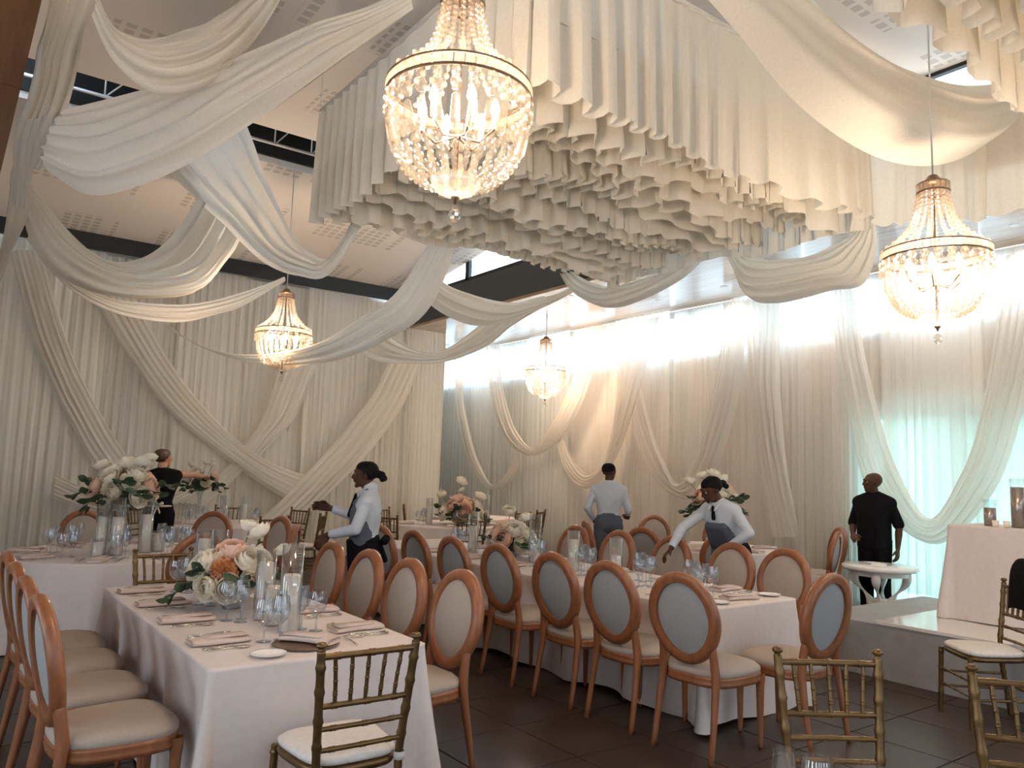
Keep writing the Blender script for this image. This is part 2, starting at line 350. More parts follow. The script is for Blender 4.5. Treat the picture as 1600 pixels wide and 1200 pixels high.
# ================================================================== swags (hanging control lines: upper edge, lower edge)
SW = {
 'LT1':([(0.51,4.90,4.36),(0.53,5.18,4.35),(0.54,5.45,4.32),(0.55,5.72,4.28),(0.56,6.00,4.23),(0.56,6.28,4.16),(0.55,6.55,4.07),(0.53,6.82,3.98),(0.49,7.10,3.88)],
   [(0.30,4.90,4.26),(0.30,5.18,4.26),(0.31,5.45,4.24),(0.31,5.72,4.21),(0.32,6.00,4.17),(0.31,6.28,4.11),(0.29,6.55,4.04),(0.28,6.82,3.95),(0.30,7.10,3.85)]),
 'LT2':([(0.43,7.10,3.94),(0.44,7.36,3.89),(0.45,7.62,3.83),(0.47,7.89,3.76),(0.47,8.15,3.69),(0.45,8.41,3.61),(0.42,8.67,3.52),(0.41,8.94,3.42),(0.39,9.20,3.32)],
   [(0.31,7.10,3.93),(0.30,7.36,3.88),(0.32,7.63,3.82),(0.33,7.89,3.75),(0.34,8.15,3.68),(0.34,8.41,3.59),(0.33,8.67,3.50),(0.32,8.94,3.40),(0.31,9.20,3.29)]),
 'S1':([(0.56,5.26,4.48),(0.67,5.29,4.32),(0.84,5.34,4.32),(1.00,5.39,4.42),(1.14,5.42,4.55),(1.28,5.46,4.68),(1.40,5.50,4.83),(1.52,5.53,4.98),(1.62,5.56,5.14)],
   [(0.55,5.26,4.34),(0.70,5.30,4.11),(0.95,5.37,4.01),(1.20,5.44,4.12),(1.41,5.50,4.31),(1.57,5.54,4.55),(1.70,5.58,4.80),(1.81,5.61,5.06),(1.91,5.64,5.33)]),
 'S2':([(0.54,6.37,4.12),(0.80,6.16,4.20),(1.05,5.95,4.28),(1.31,5.75,4.38),(1.55,5.56,4.51),(1.79,5.36,4.65),(2.03,5.17,4.80),(2.27,4.98,4.94),(2.50,4.79,5.09)],
   [(0.44,6.45,3.68),(0.71,6.23,3.50),(1.01,5.99,3.57),(1.29,5.76,3.73),(1.55,5.55,3.95),(1.80,5.36,4.19),(2.04,5.16,4.45),(2.28,4.97,4.70),(2.52,4.77,4.94)]),
 'S3':([(0.51,8.30,4.11),(0.76,8.47,3.87),(1.04,8.64,3.67),(1.35,8.84,3.63),(1.65,9.03,3.77),(1.89,9.19,4.01),(2.08,9.31,4.32),(2.24,9.41,4.66),(2.50,9.58,5.2)],
   [(0.49,8.29,3.84),(0.73,8.45,3.43),(1.14,8.70,3.28),(1.57,8.98,3.31),(1.99,9.25,3.42),(2.40,9.51,3.60),(2.69,9.69,3.97),(2.93,9.84,4.40),(3.02,9.92,5.15)]),
 'S4':([(2.52,8.66,5.45),(2.59,8.49,5.15),(2.65,8.33,4.85),(2.72,8.14,4.55),(2.79,7.95,4.26),(2.86,7.77,3.97),(2.95,7.52,3.75),(3.07,7.20,3.70),(3.22,6.80,4.4),(3.22,6.80,4.7)],
   [(1.98,10.12,5.18),(2.12,9.73,4.88),(2.27,9.34,4.58),(2.42,8.94,4.30),(2.56,8.55,3.99),(2.71,8.15,3.71),(2.88,7.70,3.53),(3.06,7.23,3.52),(3.30,6.79,4.3),(3.32,6.79,4.6)]),
 'S5':([(0.59,8.99,3.91),(0.95,9.26,3.52),(1.41,9.60,3.39),(1.89,9.95,3.45),(2.36,10.30,3.56),(2.82,10.64,3.74),(3.26,10.97,3.97),(3.70,11.29,4.21),(4.13,11.61,4.48)],
   [(0.56,8.97,3.75),(0.95,9.26,3.40),(1.42,9.61,3.25),(1.91,9.97,3.25),(2.40,10.33,3.34),(2.86,10.68,3.54),(3.32,11.01,3.77),(3.74,11.33,4.09),(4.16,11.64,4.41)]),
 'S6':([(2.55,11.85,3.54),(2.75,11.26,3.25),(2.95,10.64,3.06),(3.17,10.00,2.98),(3.38,9.35,2.97),(3.60,8.71,3.05),(3.80,8.10,3.28),(3.99,7.52,3.57),(4.22,6.80,4.5)],
   [(2.54,11.88,3.49),(2.76,11.22,3.22),(2.99,10.54,3.00),(3.22,9.85,2.85),(3.45,9.14,2.79),(3.69,8.44,2.83),(3.92,7.75,3.01),(4.12,7.13,3.36),(4.34,6.80,4.4)]),
 'S7':([(4.46,8.99,3.47),(4.75,8.96,3.25),(5.09,8.92,3.13),(5.43,8.88,3.20),(5.73,8.85,3.41),(6.01,8.81,3.65),(6.31,8.78,3.86),(6.63,8.74,4.02),(6.98,8.70,4.15)],
   [(4.10,9.03,3.10),(4.49,8.99,2.96),(4.91,8.94,2.96),(5.33,8.89,3.00),(5.72,8.85,3.13),(6.10,8.80,3.32),(6.41,8.77,3.59),(6.75,8.73,3.83),(7.11,8.69,4.06)]),
 'S8':([(4.63,8.00,3.99),(4.92,8.03,3.85),(5.25,8.06,3.80),(5.58,8.08,3.77),(5.91,8.11,3.78),(6.23,8.14,3.86),(6.54,8.16,3.97),(6.85,8.19,4.09),(7.14,8.21,4.26)],
   [(4.39,7.98,3.79),(4.70,8.01,3.57),(5.06,8.04,3.45),(5.43,8.07,3.42),(5.80,8.10,3.50),(6.16,8.13,3.64),(6.50,8.16,3.80),(6.84,8.19,3.98),(7.17,8.21,4.17)]),
 'S9':([(6.85,7.93,4.34),(6.80,7.66,4.19),(6.75,7.38,4.06),(6.70,7.09,3.96),(6.65,6.78,3.92),(6.59,6.48,3.90),(6.54,6.17,3.90),(6.48,5.87,3.93),(6.43,5.57,3.99)],
   [(6.91,8.27,4.37),(6.86,7.99,4.09),(6.80,7.64,3.88),(6.73,7.27,3.73),(6.66,6.87,3.66),(6.59,6.47,3.66),(6.52,6.07,3.69),(6.45,5.67,3.76),(6.38,5.31,3.89)]),
 'S10':([(6.55,5.10,4.05),(6.55,4.93,3.93),(6.55,4.75,3.83),(6.55,4.55,3.75),(6.55,4.34,3.71),(6.55,4.13,3.69),(6.55,3.92,3.73),(6.55,3.72,3.80),(6.55,3.58,3.95)],
   [(6.55,5.14,3.99),(6.55,5.00,3.71),(6.55,4.86,3.43),(6.55,4.57,3.34),(6.55,4.25,3.33),(6.55,3.94,3.35),(6.55,3.64,3.35),(6.55,3.50,3.62),(6.55,3.49,3.93)]),
 'S11':([(4.48,2.91,5.06),(4.74,2.84,4.86),(5.02,2.76,4.71),(5.34,2.68,4.63),(5.66,2.59,4.60),(5.98,2.50,4.60),(6.30,2.42,4.67),(6.60,2.33,4.78)],
   [(3.77,3.11,4.85),(4.15,3.00,4.57),(4.53,2.90,4.27),(4.95,2.78,4.05),(5.41,2.66,3.94),(5.88,2.53,3.98),(6.31,2.41,4.18),(6.66,2.32,4.51)]),
 'R1':([(8.90,13.88,4.05),(8.90,13.80,3.53),(8.90,13.72,3.01),(8.90,13.52,2.53),(8.90,13.29,2.05),(8.90,12.98,1.63),(8.90,12.58,1.30),(8.90,12.12,1.52),(8.90,11.81,1.95)],
   [(8.90,14.22,4.06),(8.90,14.10,3.49),(8.90,13.99,2.92),(8.90,13.78,2.38),(8.90,13.51,1.86),(8.90,13.14,1.43),(8.90,12.62,1.20),(8.90,12.06,1.33),(8.90,11.69,1.76)]),
 'R2':([(8.85,12.40,4.09),(8.85,12.30,3.45),(8.85,12.08,2.85),(8.85,11.73,2.32),(8.85,11.21,2.00),(8.85,10.72,2.41),(8.85,10.34,2.92),(8.85,10.05,3.49),(8.85,9.79,4.08)],
   [(8.85,12.91,4.10),(8.85,12.75,3.35),(8.85,12.46,2.64),(8.85,11.95,2.08),(8.85,11.24,1.87),(8.85,10.53,2.13),(8.85,10.02,2.69),(8.85,9.67,3.36),(8.85,9.37,4.07)]),
 'R3':([(8.90,10.48,2.24),(8.90,10.22,1.84),(8.90,9.84,1.58),(8.90,9.43,1.76),(8.90,9.23,2.18),(8.90,9.13,2.65),(8.90,9.11,3.12),(8.90,9.17,3.59),(8.90,9.25,4.06)],
   [(8.90,10.64,2.07),(8.90,10.38,1.58),(8.90,9.90,1.31),(8.90,9.41,1.51),(8.90,9.07,1.96),(8.90,8.82,2.47),(8.90,8.61,2.99),(8.90,8.42,3.52),(8.90,8.23,4.05)]),
 'R4':([(8.85,8.52,3.00),(8.85,8.36,2.45),(8.85,8.14,1.92),(8.85,7.81,1.46),(8.85,7.47,1.84),(8.85,7.25,2.37),(8.85,7.09,2.92),(8.85,6.99,3.49),(8.85,6.95,4.07)],
   [(8.85,8.69,2.20),(8.85,8.39,1.70),(8.85,7.95,1.32),(8.85,7.41,1.28),(8.85,7.09,1.75),(8.85,6.87,2.30),(8.85,6.71,2.86),(8.85,6.64,3.44),(8.85,6.57,4.03)]),
 'R5':([(8.85,6.06,4.03),(8.85,6.06,3.63),(8.85,6.07,3.23),(8.85,6.07,2.83),(8.85,6.04,2.43),(8.85,6.00,2.03),(8.85,5.94,1.64),(8.85,5.85,1.25),(8.85,5.77,0.86)],
   [(8.85,6.59,4.05),(8.85,6.57,3.64),(8.85,6.54,3.24),(8.85,6.52,2.83),(8.85,6.46,2.43),(8.85,6.40,2.02),(8.85,6.34,1.62),(8.85,6.26,1.22),(8.85,6.19,0.82)]),
 'R6':([(8.85,5.02,4.02),(8.85,4.91,3.27),(8.85,4.76,2.53),(8.85,4.56,1.80),(8.85,4.18,1.20),(8.85,3.80,1.78),(8.85,3.58,2.50),(8.85,3.43,3.24),(8.85,3.31,3.98)],
   [(8.85,5.31,3.97),(8.85,5.24,3.09),(8.85,5.09,2.23),(8.85,4.83,1.38),(8.85,4.14,0.92),(8.85,3.54,1.49),(8.85,3.23,2.31),(8.85,3.06,3.17),(8.85,2.96,4.04)]),
 'W1':([(0.99,12.60,4.49),(1.11,12.60,4.10),(1.23,12.60,3.72),(1.36,12.60,3.34),(1.51,12.60,2.97),(1.69,12.60,2.61),(1.89,12.60,2.26),(2.10,12.60,1.92),(2.34,12.60,1.59)],
   [(0.60,12.60,4.41),(0.72,12.60,4.00),(0.84,12.60,3.60),(0.98,12.60,3.19),(1.16,12.60,2.81),(1.34,12.60,2.42),(1.55,12.60,2.05),(1.76,12.60,1.68),(2.01,12.60,1.33)]),
 'W2':([(2.20,12.55,4.02),(2.46,12.55,3.59),(2.73,12.55,3.16),(3.03,12.55,2.77),(3.37,12.55,2.40),(3.73,12.55,2.06),(4.14,12.55,1.76),(4.59,12.55,1.54),(5.07,12.55,1.40)],
   [(1.67,12.55,3.93),(1.95,12.55,3.47),(2.26,12.55,3.02),(2.59,12.55,2.59),(2.97,12.55,2.21),(3.40,12.55,1.88),(3.84,12.55,1.57),(4.30,12.55,1.27),(4.76,12.55,1.00)]),
 'W3':([(4.56,12.62,3.34),(4.46,12.62,2.99),(4.37,12.62,2.63),(4.26,12.62,2.29),(4.07,12.62,1.97),(3.88,12.62,1.67),(3.64,12.62,1.38),(3.37,12.62,1.15),(3.06,12.62,0.95)],
   [(5.19,12.62,3.41),(5.07,12.62,3.04),(4.96,12.62,2.68),(4.81,12.62,2.32),(4.56,12.62,2.03),(4.30,12.62,1.74),(4.03,12.62,1.47),(3.76,12.62,1.19),(3.49,12.62,0.92)]),
 'W4':([(6.55,12.50,3.73),(6.36,12.50,3.27),(6.14,12.50,2.82),(5.84,12.50,2.42),(5.54,12.50,2.03),(5.21,12.50,1.66),(4.88,12.50,1.29),(4.54,12.50,0.92),(4.18,12.50,0.58)],
   [(7.25,12.50,3.72),(7.04,12.50,3.25),(6.84,12.50,2.78),(6.56,12.50,2.34),(6.25,12.50,1.93),(5.91,12.50,1.54),(5.55,12.50,1.18),(5.17,12.50,0.82),(4.78,12.50,0.49)]),
 'W5':([(1.39,12.50,1.36),(1.60,12.50,1.25),(1.82,12.50,1.15),(2.05,12.50,1.10),(2.29,12.50,1.07),(2.53,12.50,1.11),(2.76,12.50,1.16),(2.99,12.50,1.24),(3.21,12.50,1.32)],
   [(1.39,12.50,1.03),(1.66,12.50,0.91),(1.94,12.50,0.84),(2.23,12.50,0.79),(2.52,12.50,0.81),(2.81,12.50,0.84),(3.07,12.50,0.96),(3.32,12.50,1.11),(3.57,12.50,1.26)]),
}
def swag(key, name, label, group, m='swag', nf=5, amp=.05, belly=.12, cat='drape', nu=56, nv=30, twist=0):
    U, L = SW[key]; rnd = random.Random(key); ph = [rnd.uniform(0, TAU) for _ in range(6)]
    A = (Vector(U[0])+Vector(L[0]))/2; B = (Vector(U[-1])+Vector(L[-1]))/2; t = B-A; t.z = 0
    if t.length < .3: t = Vector(U[len(U)//2])-Vector(L[len(L)//2]); t.z = 0
    n = Vector((t.y, -t.x, 0)); n = n.normalized() if n.length > 1e-4 else Vector((1, 0, 0))
    if n.dot(-A) < 0: n = -n
    c = (A+B)/2
    def fn(u, v):
        a = crom(U, u); b = crom(L, u); w_ = (b-a).length
        e = min(1, w_/.35)
        vv = v+.05*math.sin(v*TAU*1.5+ph[0]+u*3)*math.sin(PI*v)
        p = a.lerp(b, vv)
        f = math.sin(vv*nf*TAU+ph[1]+1.2*math.sin(u*3+ph[2]))+.5*math.sin(vv*nf*1.9*TAU+ph[3]+2*u)+.3*math.sin(vv*nf*.6*TAU+ph[4])
        en = .45+.55*math.sin(PI*u)
        p = p+n*(amp*e*en*f+belly*e*math.sin(PI*min(1, v*1.02))*(.3+.7*math.sin(PI*u)))
        p.z += .25*amp*e*f*math.cos(u*4+ph[5])
        if v > .9: p = p-n*(belly*.5*e*((v-.9)/.1)**2)
        return p-c
    o = MB().grid(fn, nu, nv).build(name, m); o.location = c; return tag(o, label, cat, group)
G1 = 'ivory ceiling swags'
for a in (('LT1', 'long ivory drape tail hanging along the brown timber soffit edge', 5, .03, .05), ('LT2', 'lower ivory drape tail below the soffit, next to the backdrop top', 5, .025, .04),
          ('S1', 'short looped ivory swag in front of the bare ceiling above the largest swag', 4, .05, .14), ('S2', 'largest wide ivory swag rising from the soffit to the ruffled canopy', 6, .05, .18),
          ('S3', 'ivory swag dipping below the perforated ceiling panel, glowing peach on one end', 5, .055, .16), ('S4', 'narrow ivory drape plunging from the ceiling to the canopy corner', 5, .05, .12),
          ('S5', 'thin low ivory swag reaching the small bowl chandelier', 4, .035, .1), ('S6', 'long low ivory swag passing behind the small bowl chandelier', 4, .045, .12),
          ('S7', 'low ivory swag hanging above the far window corner', 4, .045, .15), ('S8', 'shallow ivory swag under the dark bulkhead beam', 4, .04, .12),
          ('S9', 'shallow ivory swag under the timber soffit behind the canopy', 4, .04, .12), ('S10', 'gathered ivory fabric bunch drooping at the canopy end by the window', 5, .05, .12),
          ('S11', 'broad smooth ivory swag lit peach, behind the cord of the crystal chandelier nearest the stage', 2, .04, .2)):
    swag(a[0], 'ceiling_swag', a[1], G1, 'swag', a[2], a[3], a[4])
G2 = 'looped swags on the right wall'
for a in (('R1', 'narrow U-shaped sheer swag nearest the far corner'), ('R2', 'deep U-shaped sheer swag beside the farthest chandelier'), ('R3', 'double-looped sheer swag above the white-shirted waiter'),
          ('R4', 'sheer swag falling behind the tall white flowers'), ('R5', 'straight bunched sheer fall right of the tall white flowers'), ('R6', 'wide deep sheer swag behind the man in black')):
    swag(a[0], 'wall_swag', a[1]+' on the window wall', G2, 'sheer', 5, .035, .06, nu=64, nv=34)
G3 = 'crossed drapes on the back wall'
for a in (('W1', 'steep diagonal chiffon drape below the soffit end'), ('W2', 'long curved chiffon drape sweeping down behind the florist'), ('W3', 'thin chiffon drape crossing the curved one'),
          ('W4', 'wide chiffon drape slanting down behind the standing waitress'), ('W5', 'low chiffon swag behind the round table flowers')):
    swag(a[0], 'wall_swag', a[1]+' on the back wall', G3, 'ivory', 6, .03, .05)

# ================================================================== ruffled canopies
def ruffle(parent, name, p0, p1, zt, zb, seed, lam=.2, amp=.055, hem=.04, m='ivory', nv=8):
    rnd = random.Random(seed); p0 = Vector((*p0, 0)); p1 = Vector((*p1, 0)); d = p1-p0; L = d.length; t = d/L; n = Vector((t.y, -t.x, 0))
    ph = [rnd.uniform(0, TAU) for _ in range(6)]; nu = int(L/.022)
    def fn(u, v):
        s = u*L; th = TAU*s/lam*(1+.12*math.sin(s*1.7+ph[0]))+ph[1]+.9*math.sin(s*2.9+ph[4])
        k = .35+.65*v
        o = amp*k*(math.tanh(2.2*math.sin(th))*(.75+.4*math.sin(s*2.1+ph[2])))
        sl = amp*.45*k*math.sin(2*th+ph[3])
        z = zt+(zb-zt)*v+(hem*(math.sin(s*1.9+ph[5])+.7*math.sin(s*5.3+ph[3])+.35*math.sin(th)))*v
        p = p0+t*(s+sl)+n*o; p.z = z; return p
    return MB().grid(fn, nu, nv).build(name, m, parent)
def canopy(loc, x0, x1, y0, y1, zt, zb, label, seed, step=.235, sides='nefw'):
    c = empty('ruffled_canopy', loc, 0, label, 'canopy', 'ruffled ceiling canopies'); 
    f = MB(); q = .03; zt2 = zt+.02
    for y in (y0, y1): f.box(((x0+x1)/2, y, zt2), (x1-x0, q, q))
    for x in (x0, x1): f.box((x, (y0+y1)/2, zt2), (q, y1-y0, q))
    f.build('frame', 'steel', c, False)
    for x in (x0, x1):
        for y in (y0, y1): MB().tube([(x, y, zt2), (x, y, 5.30-loc[2])], .004, 5).build('wire', 'steel', c)
    n = int((y1-y0)/step); rr = random.Random(seed)
    for k in range(1, n):
        y = y0+(y1-y0)*k/n; ruffle(c, 'ruffle_row', (x0+.1, y), (x1-.1, y), zb+.5, zb+rr.uniform(-.02, .07), seed+k, lam=rr.uniform(.19, .27), amp=rr.uniform(.05, .07))
    MB().box(((x0+x1)/2, (y0+y1)/2, zb+.53), (x1-x0-.06, y1-y0-.06, .02)).build('backing_panel', 'ivory', c, False)
    if 'n' in sides: ruffle(c, 'skirt', (x0, y0), (x1, y0), zt, zb, seed+50, .23, .06, .03, nv=12)
    if 'f' in sides: ruffle(c, 'skirt', (x1, y1), (x0, y1), zt, zb+.1, seed+51, .23, .06, nv=12)
    if 'w' in sides: ruffle(c, 'skirt', (x0, y1), (x0, y0), zt, zb, seed+52, .2, .05, .03, nv=12)
    if 'e' in sides: ruffle(c, 'skirt', (x1, y0), (x1, y1), zt, zb, seed+53, .2, .05, nv=12)
    return c
canopy((0, 0, 0), 2.62, 6.34, 3.42, 6.68, 4.85, 3.8, 'large rectangular ruffled ivory fabric canopy hanging over the aisle', 100)
c2 = canopy((0, 0, 0), 3.45, 6.7, -1.2, 1.8, 4.85, 3.8, 'second ruffled ivory canopy seen only at its edge, above the chairs by the stage', 300)
pn = curtain('fabric_panel', (6.36, 3.44), (6.93, 2.72), 4.95, 3.8, 'ivory', 5, .03, 400, 'ivory fabric panel closing the gap from canopy to timber soffit', None, 'drape')
pn2 = curtain('fabric_panel', (6.93, 2.76), (6.93, .6), 5.12, 3.82, 'ivory', 9, .03, 401, 'ivory fabric panel hanging before the clerestory beside the crystal chandelier', None, 'drape')
# ================================================================== chandeliers
def bowl_pt(t):       # strand from rim to the lower cup
    a = t*PI/2; return (.325-.225*(1-math.cos(a)) if t < .0 else .10+.225*math.cos(a)**.8, -.03-.39*math.sin(a)**1.05)
def neck_pt(t):       # strand from crown to rim
    return (.095+.05*t+.17*t**3.2, .42-.37*t)
bead_m = MB().ball((0, 0, 0), 1, 8).mesh('crystal', 'crystal', False)
prism_m = MB().lathe([(.001, .5), (.16, .42), (.2, .1), (.24, -.3), (.12, -.46), (.001, -.5)], 6).mesh('prism', 'crystal', False)
sq_m = MB().box((0, 0, 0), (1, .35, 1)).mesh('square_crystal', 'crystal_fine', False, .12, 1)
def chandelier(loc, label, fine, zc=5.3, power=60):
    c = empty('crystal_chandelier', loc, 0, label, 'chandelier', 'crystal bowl chandeliers')
    MB().lathe([(.33, -.03), (.335, -.034), (.34, -.03), (.34, -.022), (.33, -.022), (.33, -.03)], 48, cap=False).build('rim_ring', 'bronze', c)
    MB().lathe([(.325, .028), (.335, .024), (.338, .03), (.332, .036), (.325, .028)], 48, cap=False).build('rim_ring', 'bronze', c)
    for z, r in ((.44, .10), (.50, .098)): MB().lathe([(r, z-.006), (r+.008, z), (r, z+.006), (r-.006, z), (r, z-.006)], 32, cap=False).build('crown_ring', 'bronze', c)
    MB().lathe([(.001, .56), (.03, .56), (.05, .53), (.095, .505), (.001, .5)], 20).build('crown_cap', 'bronze', c)
    MB().tube([(0, 0, .55), (0, 0, zc-loc[2])], .006, 6).build('cord', 'steel', c)
    MB().tube([(0, 0, .5), (0, 0, -.46)], .008, 6).build('centre_rod', 'bronze', c)
    nS = 44
    if fine:
        for k in range(nS):
            a = TAU*k/nS; o = link('square_crystal', sq_m, c); o.location = (.334*math.cos(a), .334*math.sin(a), .001); o.rotation_euler = (0, 0, a+PI/2); o.scale = (.042, .03, .042)
    else:
        b = MB()
        for k in range(nS):
            a = TAU*k/nS; b.box((0, 0, 0), (.042, .014, .042), Matrix.Translation((.334*math.cos(a), .334*math.sin(a), .001)) @ Matrix.Rotation(a+PI/2, 4, 'Z'))
        b.build('crystal_band', 'crystal_fine', c, False)
    nB = 26
    spec = [(.045, .029, 0), (.13, .034, 0), (.33, .13, 1), (.52, .024, 0), (.60, .021, 0), (.68, .019, 0), (.76, .017, 0), (.84, .016, 0), (.92, .015, 0)]
    for k in range(nB):
        a = TAU*k/nB; ca, sa = math.cos(a), math.sin(a)
        if fine:
            for t, s, kind in spec:
                r, z = bowl_pt(t); o = link('prism' if kind else 'crystal', prism_m if kind else bead_m, c); o.location = (r*ca, r*sa, z)
                if kind:
                    r1, z1 = bowl_pt(t-.15); r2_, z2 = bowl_pt(t+.15); tilt = math.atan2(r1-r2_, z1-z2); o.rotation_euler = (0, tilt, a); o.scale = (.1, .1, .145)
                else: o.scale = (s*.8, s*.8, s)
        else:
            b = MB()
            for t, s, kind in spec:
                r, z = bowl_pt(t)
                if kind:
                    r1, z1 = bowl_pt(t-.14); r2_, z2 = bowl_pt(t+.14); b.tube([(r1*ca, r1*sa, z1), (r*ca, r*sa, z), (r2_*ca, r2_*sa, z2)], [.012, .02, .012], 6)
                else: b.ball((r*ca, r*sa, z), s, 6)
            b.tube([(bowl_pt(q/9)[0]*ca, bowl_pt(q/9)[0]*sa, bowl_pt(q/9)[1]) for q in range(10)], .002, 4); b.build('bead_strand', 'crystal', c, False)
    for k in range(18):
        a = TAU*k/18; b = MB()
        for j in range(13):
            t = j/12; r, z = neck_pt(t); s = .012 if 4 <= j <= 7 else .016
            b.ball((r*math.cos(a), r*math.sin(a), z), s, 6, (1, 1, 1.5 if 4 <= j <= 7 else 1))
        b.tube([(neck_pt(q/9)[0]*math.cos(a), neck_pt(q/9)[0]*math.sin(a), neck_pt(q/9)[1]) for q in range(10)], .002, 4); b.build('neck_strand', 'crystal_fine', c, False)
    b = MB()
    for k in range(18): a = TAU*k/18; b.box((0, 0, 0), (.03, .01, .05), Matrix.Translation((.1*math.cos(a), .1*math.sin(a), .47)) @ Matrix.Rotation(a+PI/2, 4, 'Z'))
    b.build('crown_crystals', 'crystal_fine', c, False)
    MB().lathe([(.11, -.40), (.108, -.43), (.085, -.465), (.04, -.485), (.001, -.488)], 48, flute=.05, fl=16, cap=False).build('lower_cup', 'crystal_fine', c)
    MB().lathe([(.018, -.484), (.02, -.495), (.008, -.505), (.006, -.52), (.001, -.522)], 14).build('finial', 'bronze', c)
    MB().ball((0, 0, -.575), .028, 12, (1, 1, 1.25)).build('pendant_drop', 'crystal', c, False)
    for k in range(6):
        a = TAU*k/6+.3; x, y = .17*math.cos(a), .17*math.sin(a)
        s = MB().tube([(0, 0, -.2), (x*.6, y*.6, -.23), (x, y, -.17)], .006, 6).build('arm', 'bronze', c)
        MB().lathe([(.014, -.17), (.014, -.11), (.012, -.108)], 10, (x, y, 0)).build('candle_sleeve', 'porcelain', s)
        MB().lathe([(.010, -.108), (.022, -.085), (.02, -.06), (.006, -.025), (.001, -.02)], 10, (x, y, 0)).build('bulb', 'bulb', s)
    ld = bpy.data.lights.new('glow', 'POINT'); ld.energy = power; ld.color = (1, .77, .55); ld.shadow_soft_size = .12
    lo = link('glow', ld, c); lo.location = (0, 0, -.13)
    return c
chandelier((1.80, 2.91, 3.30), 'largest crystal bowl chandelier hanging in front of the ruffled canopy', True, power=105)
chandelier((5.33, 2.42, 3.12), 'crystal bowl chandelier on a long cord above the stage side chairs', False, power=105)
chandelier((3.36, 9.33, 3.20), 'crystal bowl chandelier hanging among the low swags by the back wall', False, power=105)
chandelier((8.04, 9.94, 3.27), 'smallest-looking crystal chandelier under the timber soffit by the window wall', False, 4.2, power=105)

# ================================================================== chairs
def oval_chair():
    t = empty('oval_back_chair')
    # rear legs rise past the seat into the oval's sides; back plane leans backwards
    def back(x, z, d=0): # point in the back plane
        return Vector((x, -.215-(z-.46)*.17+d, z))
    cz, a, b = .762, .215, .235
    def ov(th, k=0):
        s = math.sin(th); w_ = a*(1-.10*max(0, -s)**1.5); return (w_+k)*math.cos(th), cz+(b+k)*s
    fr = MB(); prof = [(-.030, -.028), (-.034, 0), (-.026, .02), (0, .028), (.024, .02), (.031, 0), (.026, -.028), (0, -.034)]
    def fn(u, v):
        k, d = prof[int(round(v*8)) % 8]; x, z = ov(u*TAU, k); return back(x, z, d)
    fr.grid(fn, 48, 9, True); fr.build('back_frame', 'wood', t)
    for s, nm, mm in ((1, 'back_pad', 'seat_linen'), (-1, 'back_panel', 'linen')):
        p = MB()
        def fp(u, v, s=s):
            x, z = ov(u*TAU, -.02); x *= v; z = cz+(z-cz)*v; return back(x, z, s*(.004+.022*(1-v*v)**.6)+(.002 if s > 0 else -.002))
        p.grid(fp, 32, 6, True); p.build(nm, mm, t)
    for s in (-1, 1):
        x0, z0 = ov(-.55 if s > 0 else PI+.55, 0)
        pts = [(s*.20, -.29, 0), (s*.195, -.255, .2), (s*.185, -.222, .42), (s*.178, back(0, .52).y, .52), (x0*.985, back(0, z0).y, z0)]
        P = [crom(pts, k/10) for k in range(11)]
        MB().tube(P, [.015, .0165, .018, .02, .022, .024, .026, .026, .025, .024, .02], 8).build('rear_leg', 'wood', t)
        fl_ = MB().lathe([(.013, 0), (.015, .03), (.016, .06), (.024, .36), (.028, .38), (.028, .43)], 12, (s*.20, .205, 0)); fl_.build('front_leg', 'wood', t)
    def so(th, k=0): # seat outline, wider in front, rounded
        c, s = math.cos(th), math.sin(th); e = .62
        x = (abs(c)**e)*(1 if c > 0 else -1); y = (abs(s)**e)*(1 if s > 0 else -1)
        return x*(.235+.02*y+k), y*(.235+k)+.0
    rl = MB(); pr = [(-.02, .39), (.004, .39), (.008, .41), (.002, .42), (.008, .432), (.004, .447), (-.03, .447)]
    rl.grid(lambda u, v: (*so(u*TAU, pr[int(round(v*6))][0]), pr[int(round(v*6))][1]), 48, 7, True); rl.build('seat_rail', 'wood', t)
    st = MB(); sp = [(0, .445), (.006, .455), (.004, .475), (-.02, .495), (-.07, .508), (-.14, .514), (-.21, .516)]
    st.grid(lambda u, v: (*so(u*TAU, sp[int(round(v*6))][0]), sp[int(round(v*6))][1]), 48, 7, True); st.f.append([6+7*k for k in range(48)]); st.build('seat', 'seat_linen', t)
    return t
def bamboo(pts, r, n=8, rings=()):
    P = []; Rd = []; N = 60
    for k in range(N+1):
        u = k/N; P.append(crom(pts, u)); e = sum(math.exp(-((u-q)/.012)**2) for q in rings); Rd.append(r*(1+.28*e))
    return MB().tube(P, Rd, n)
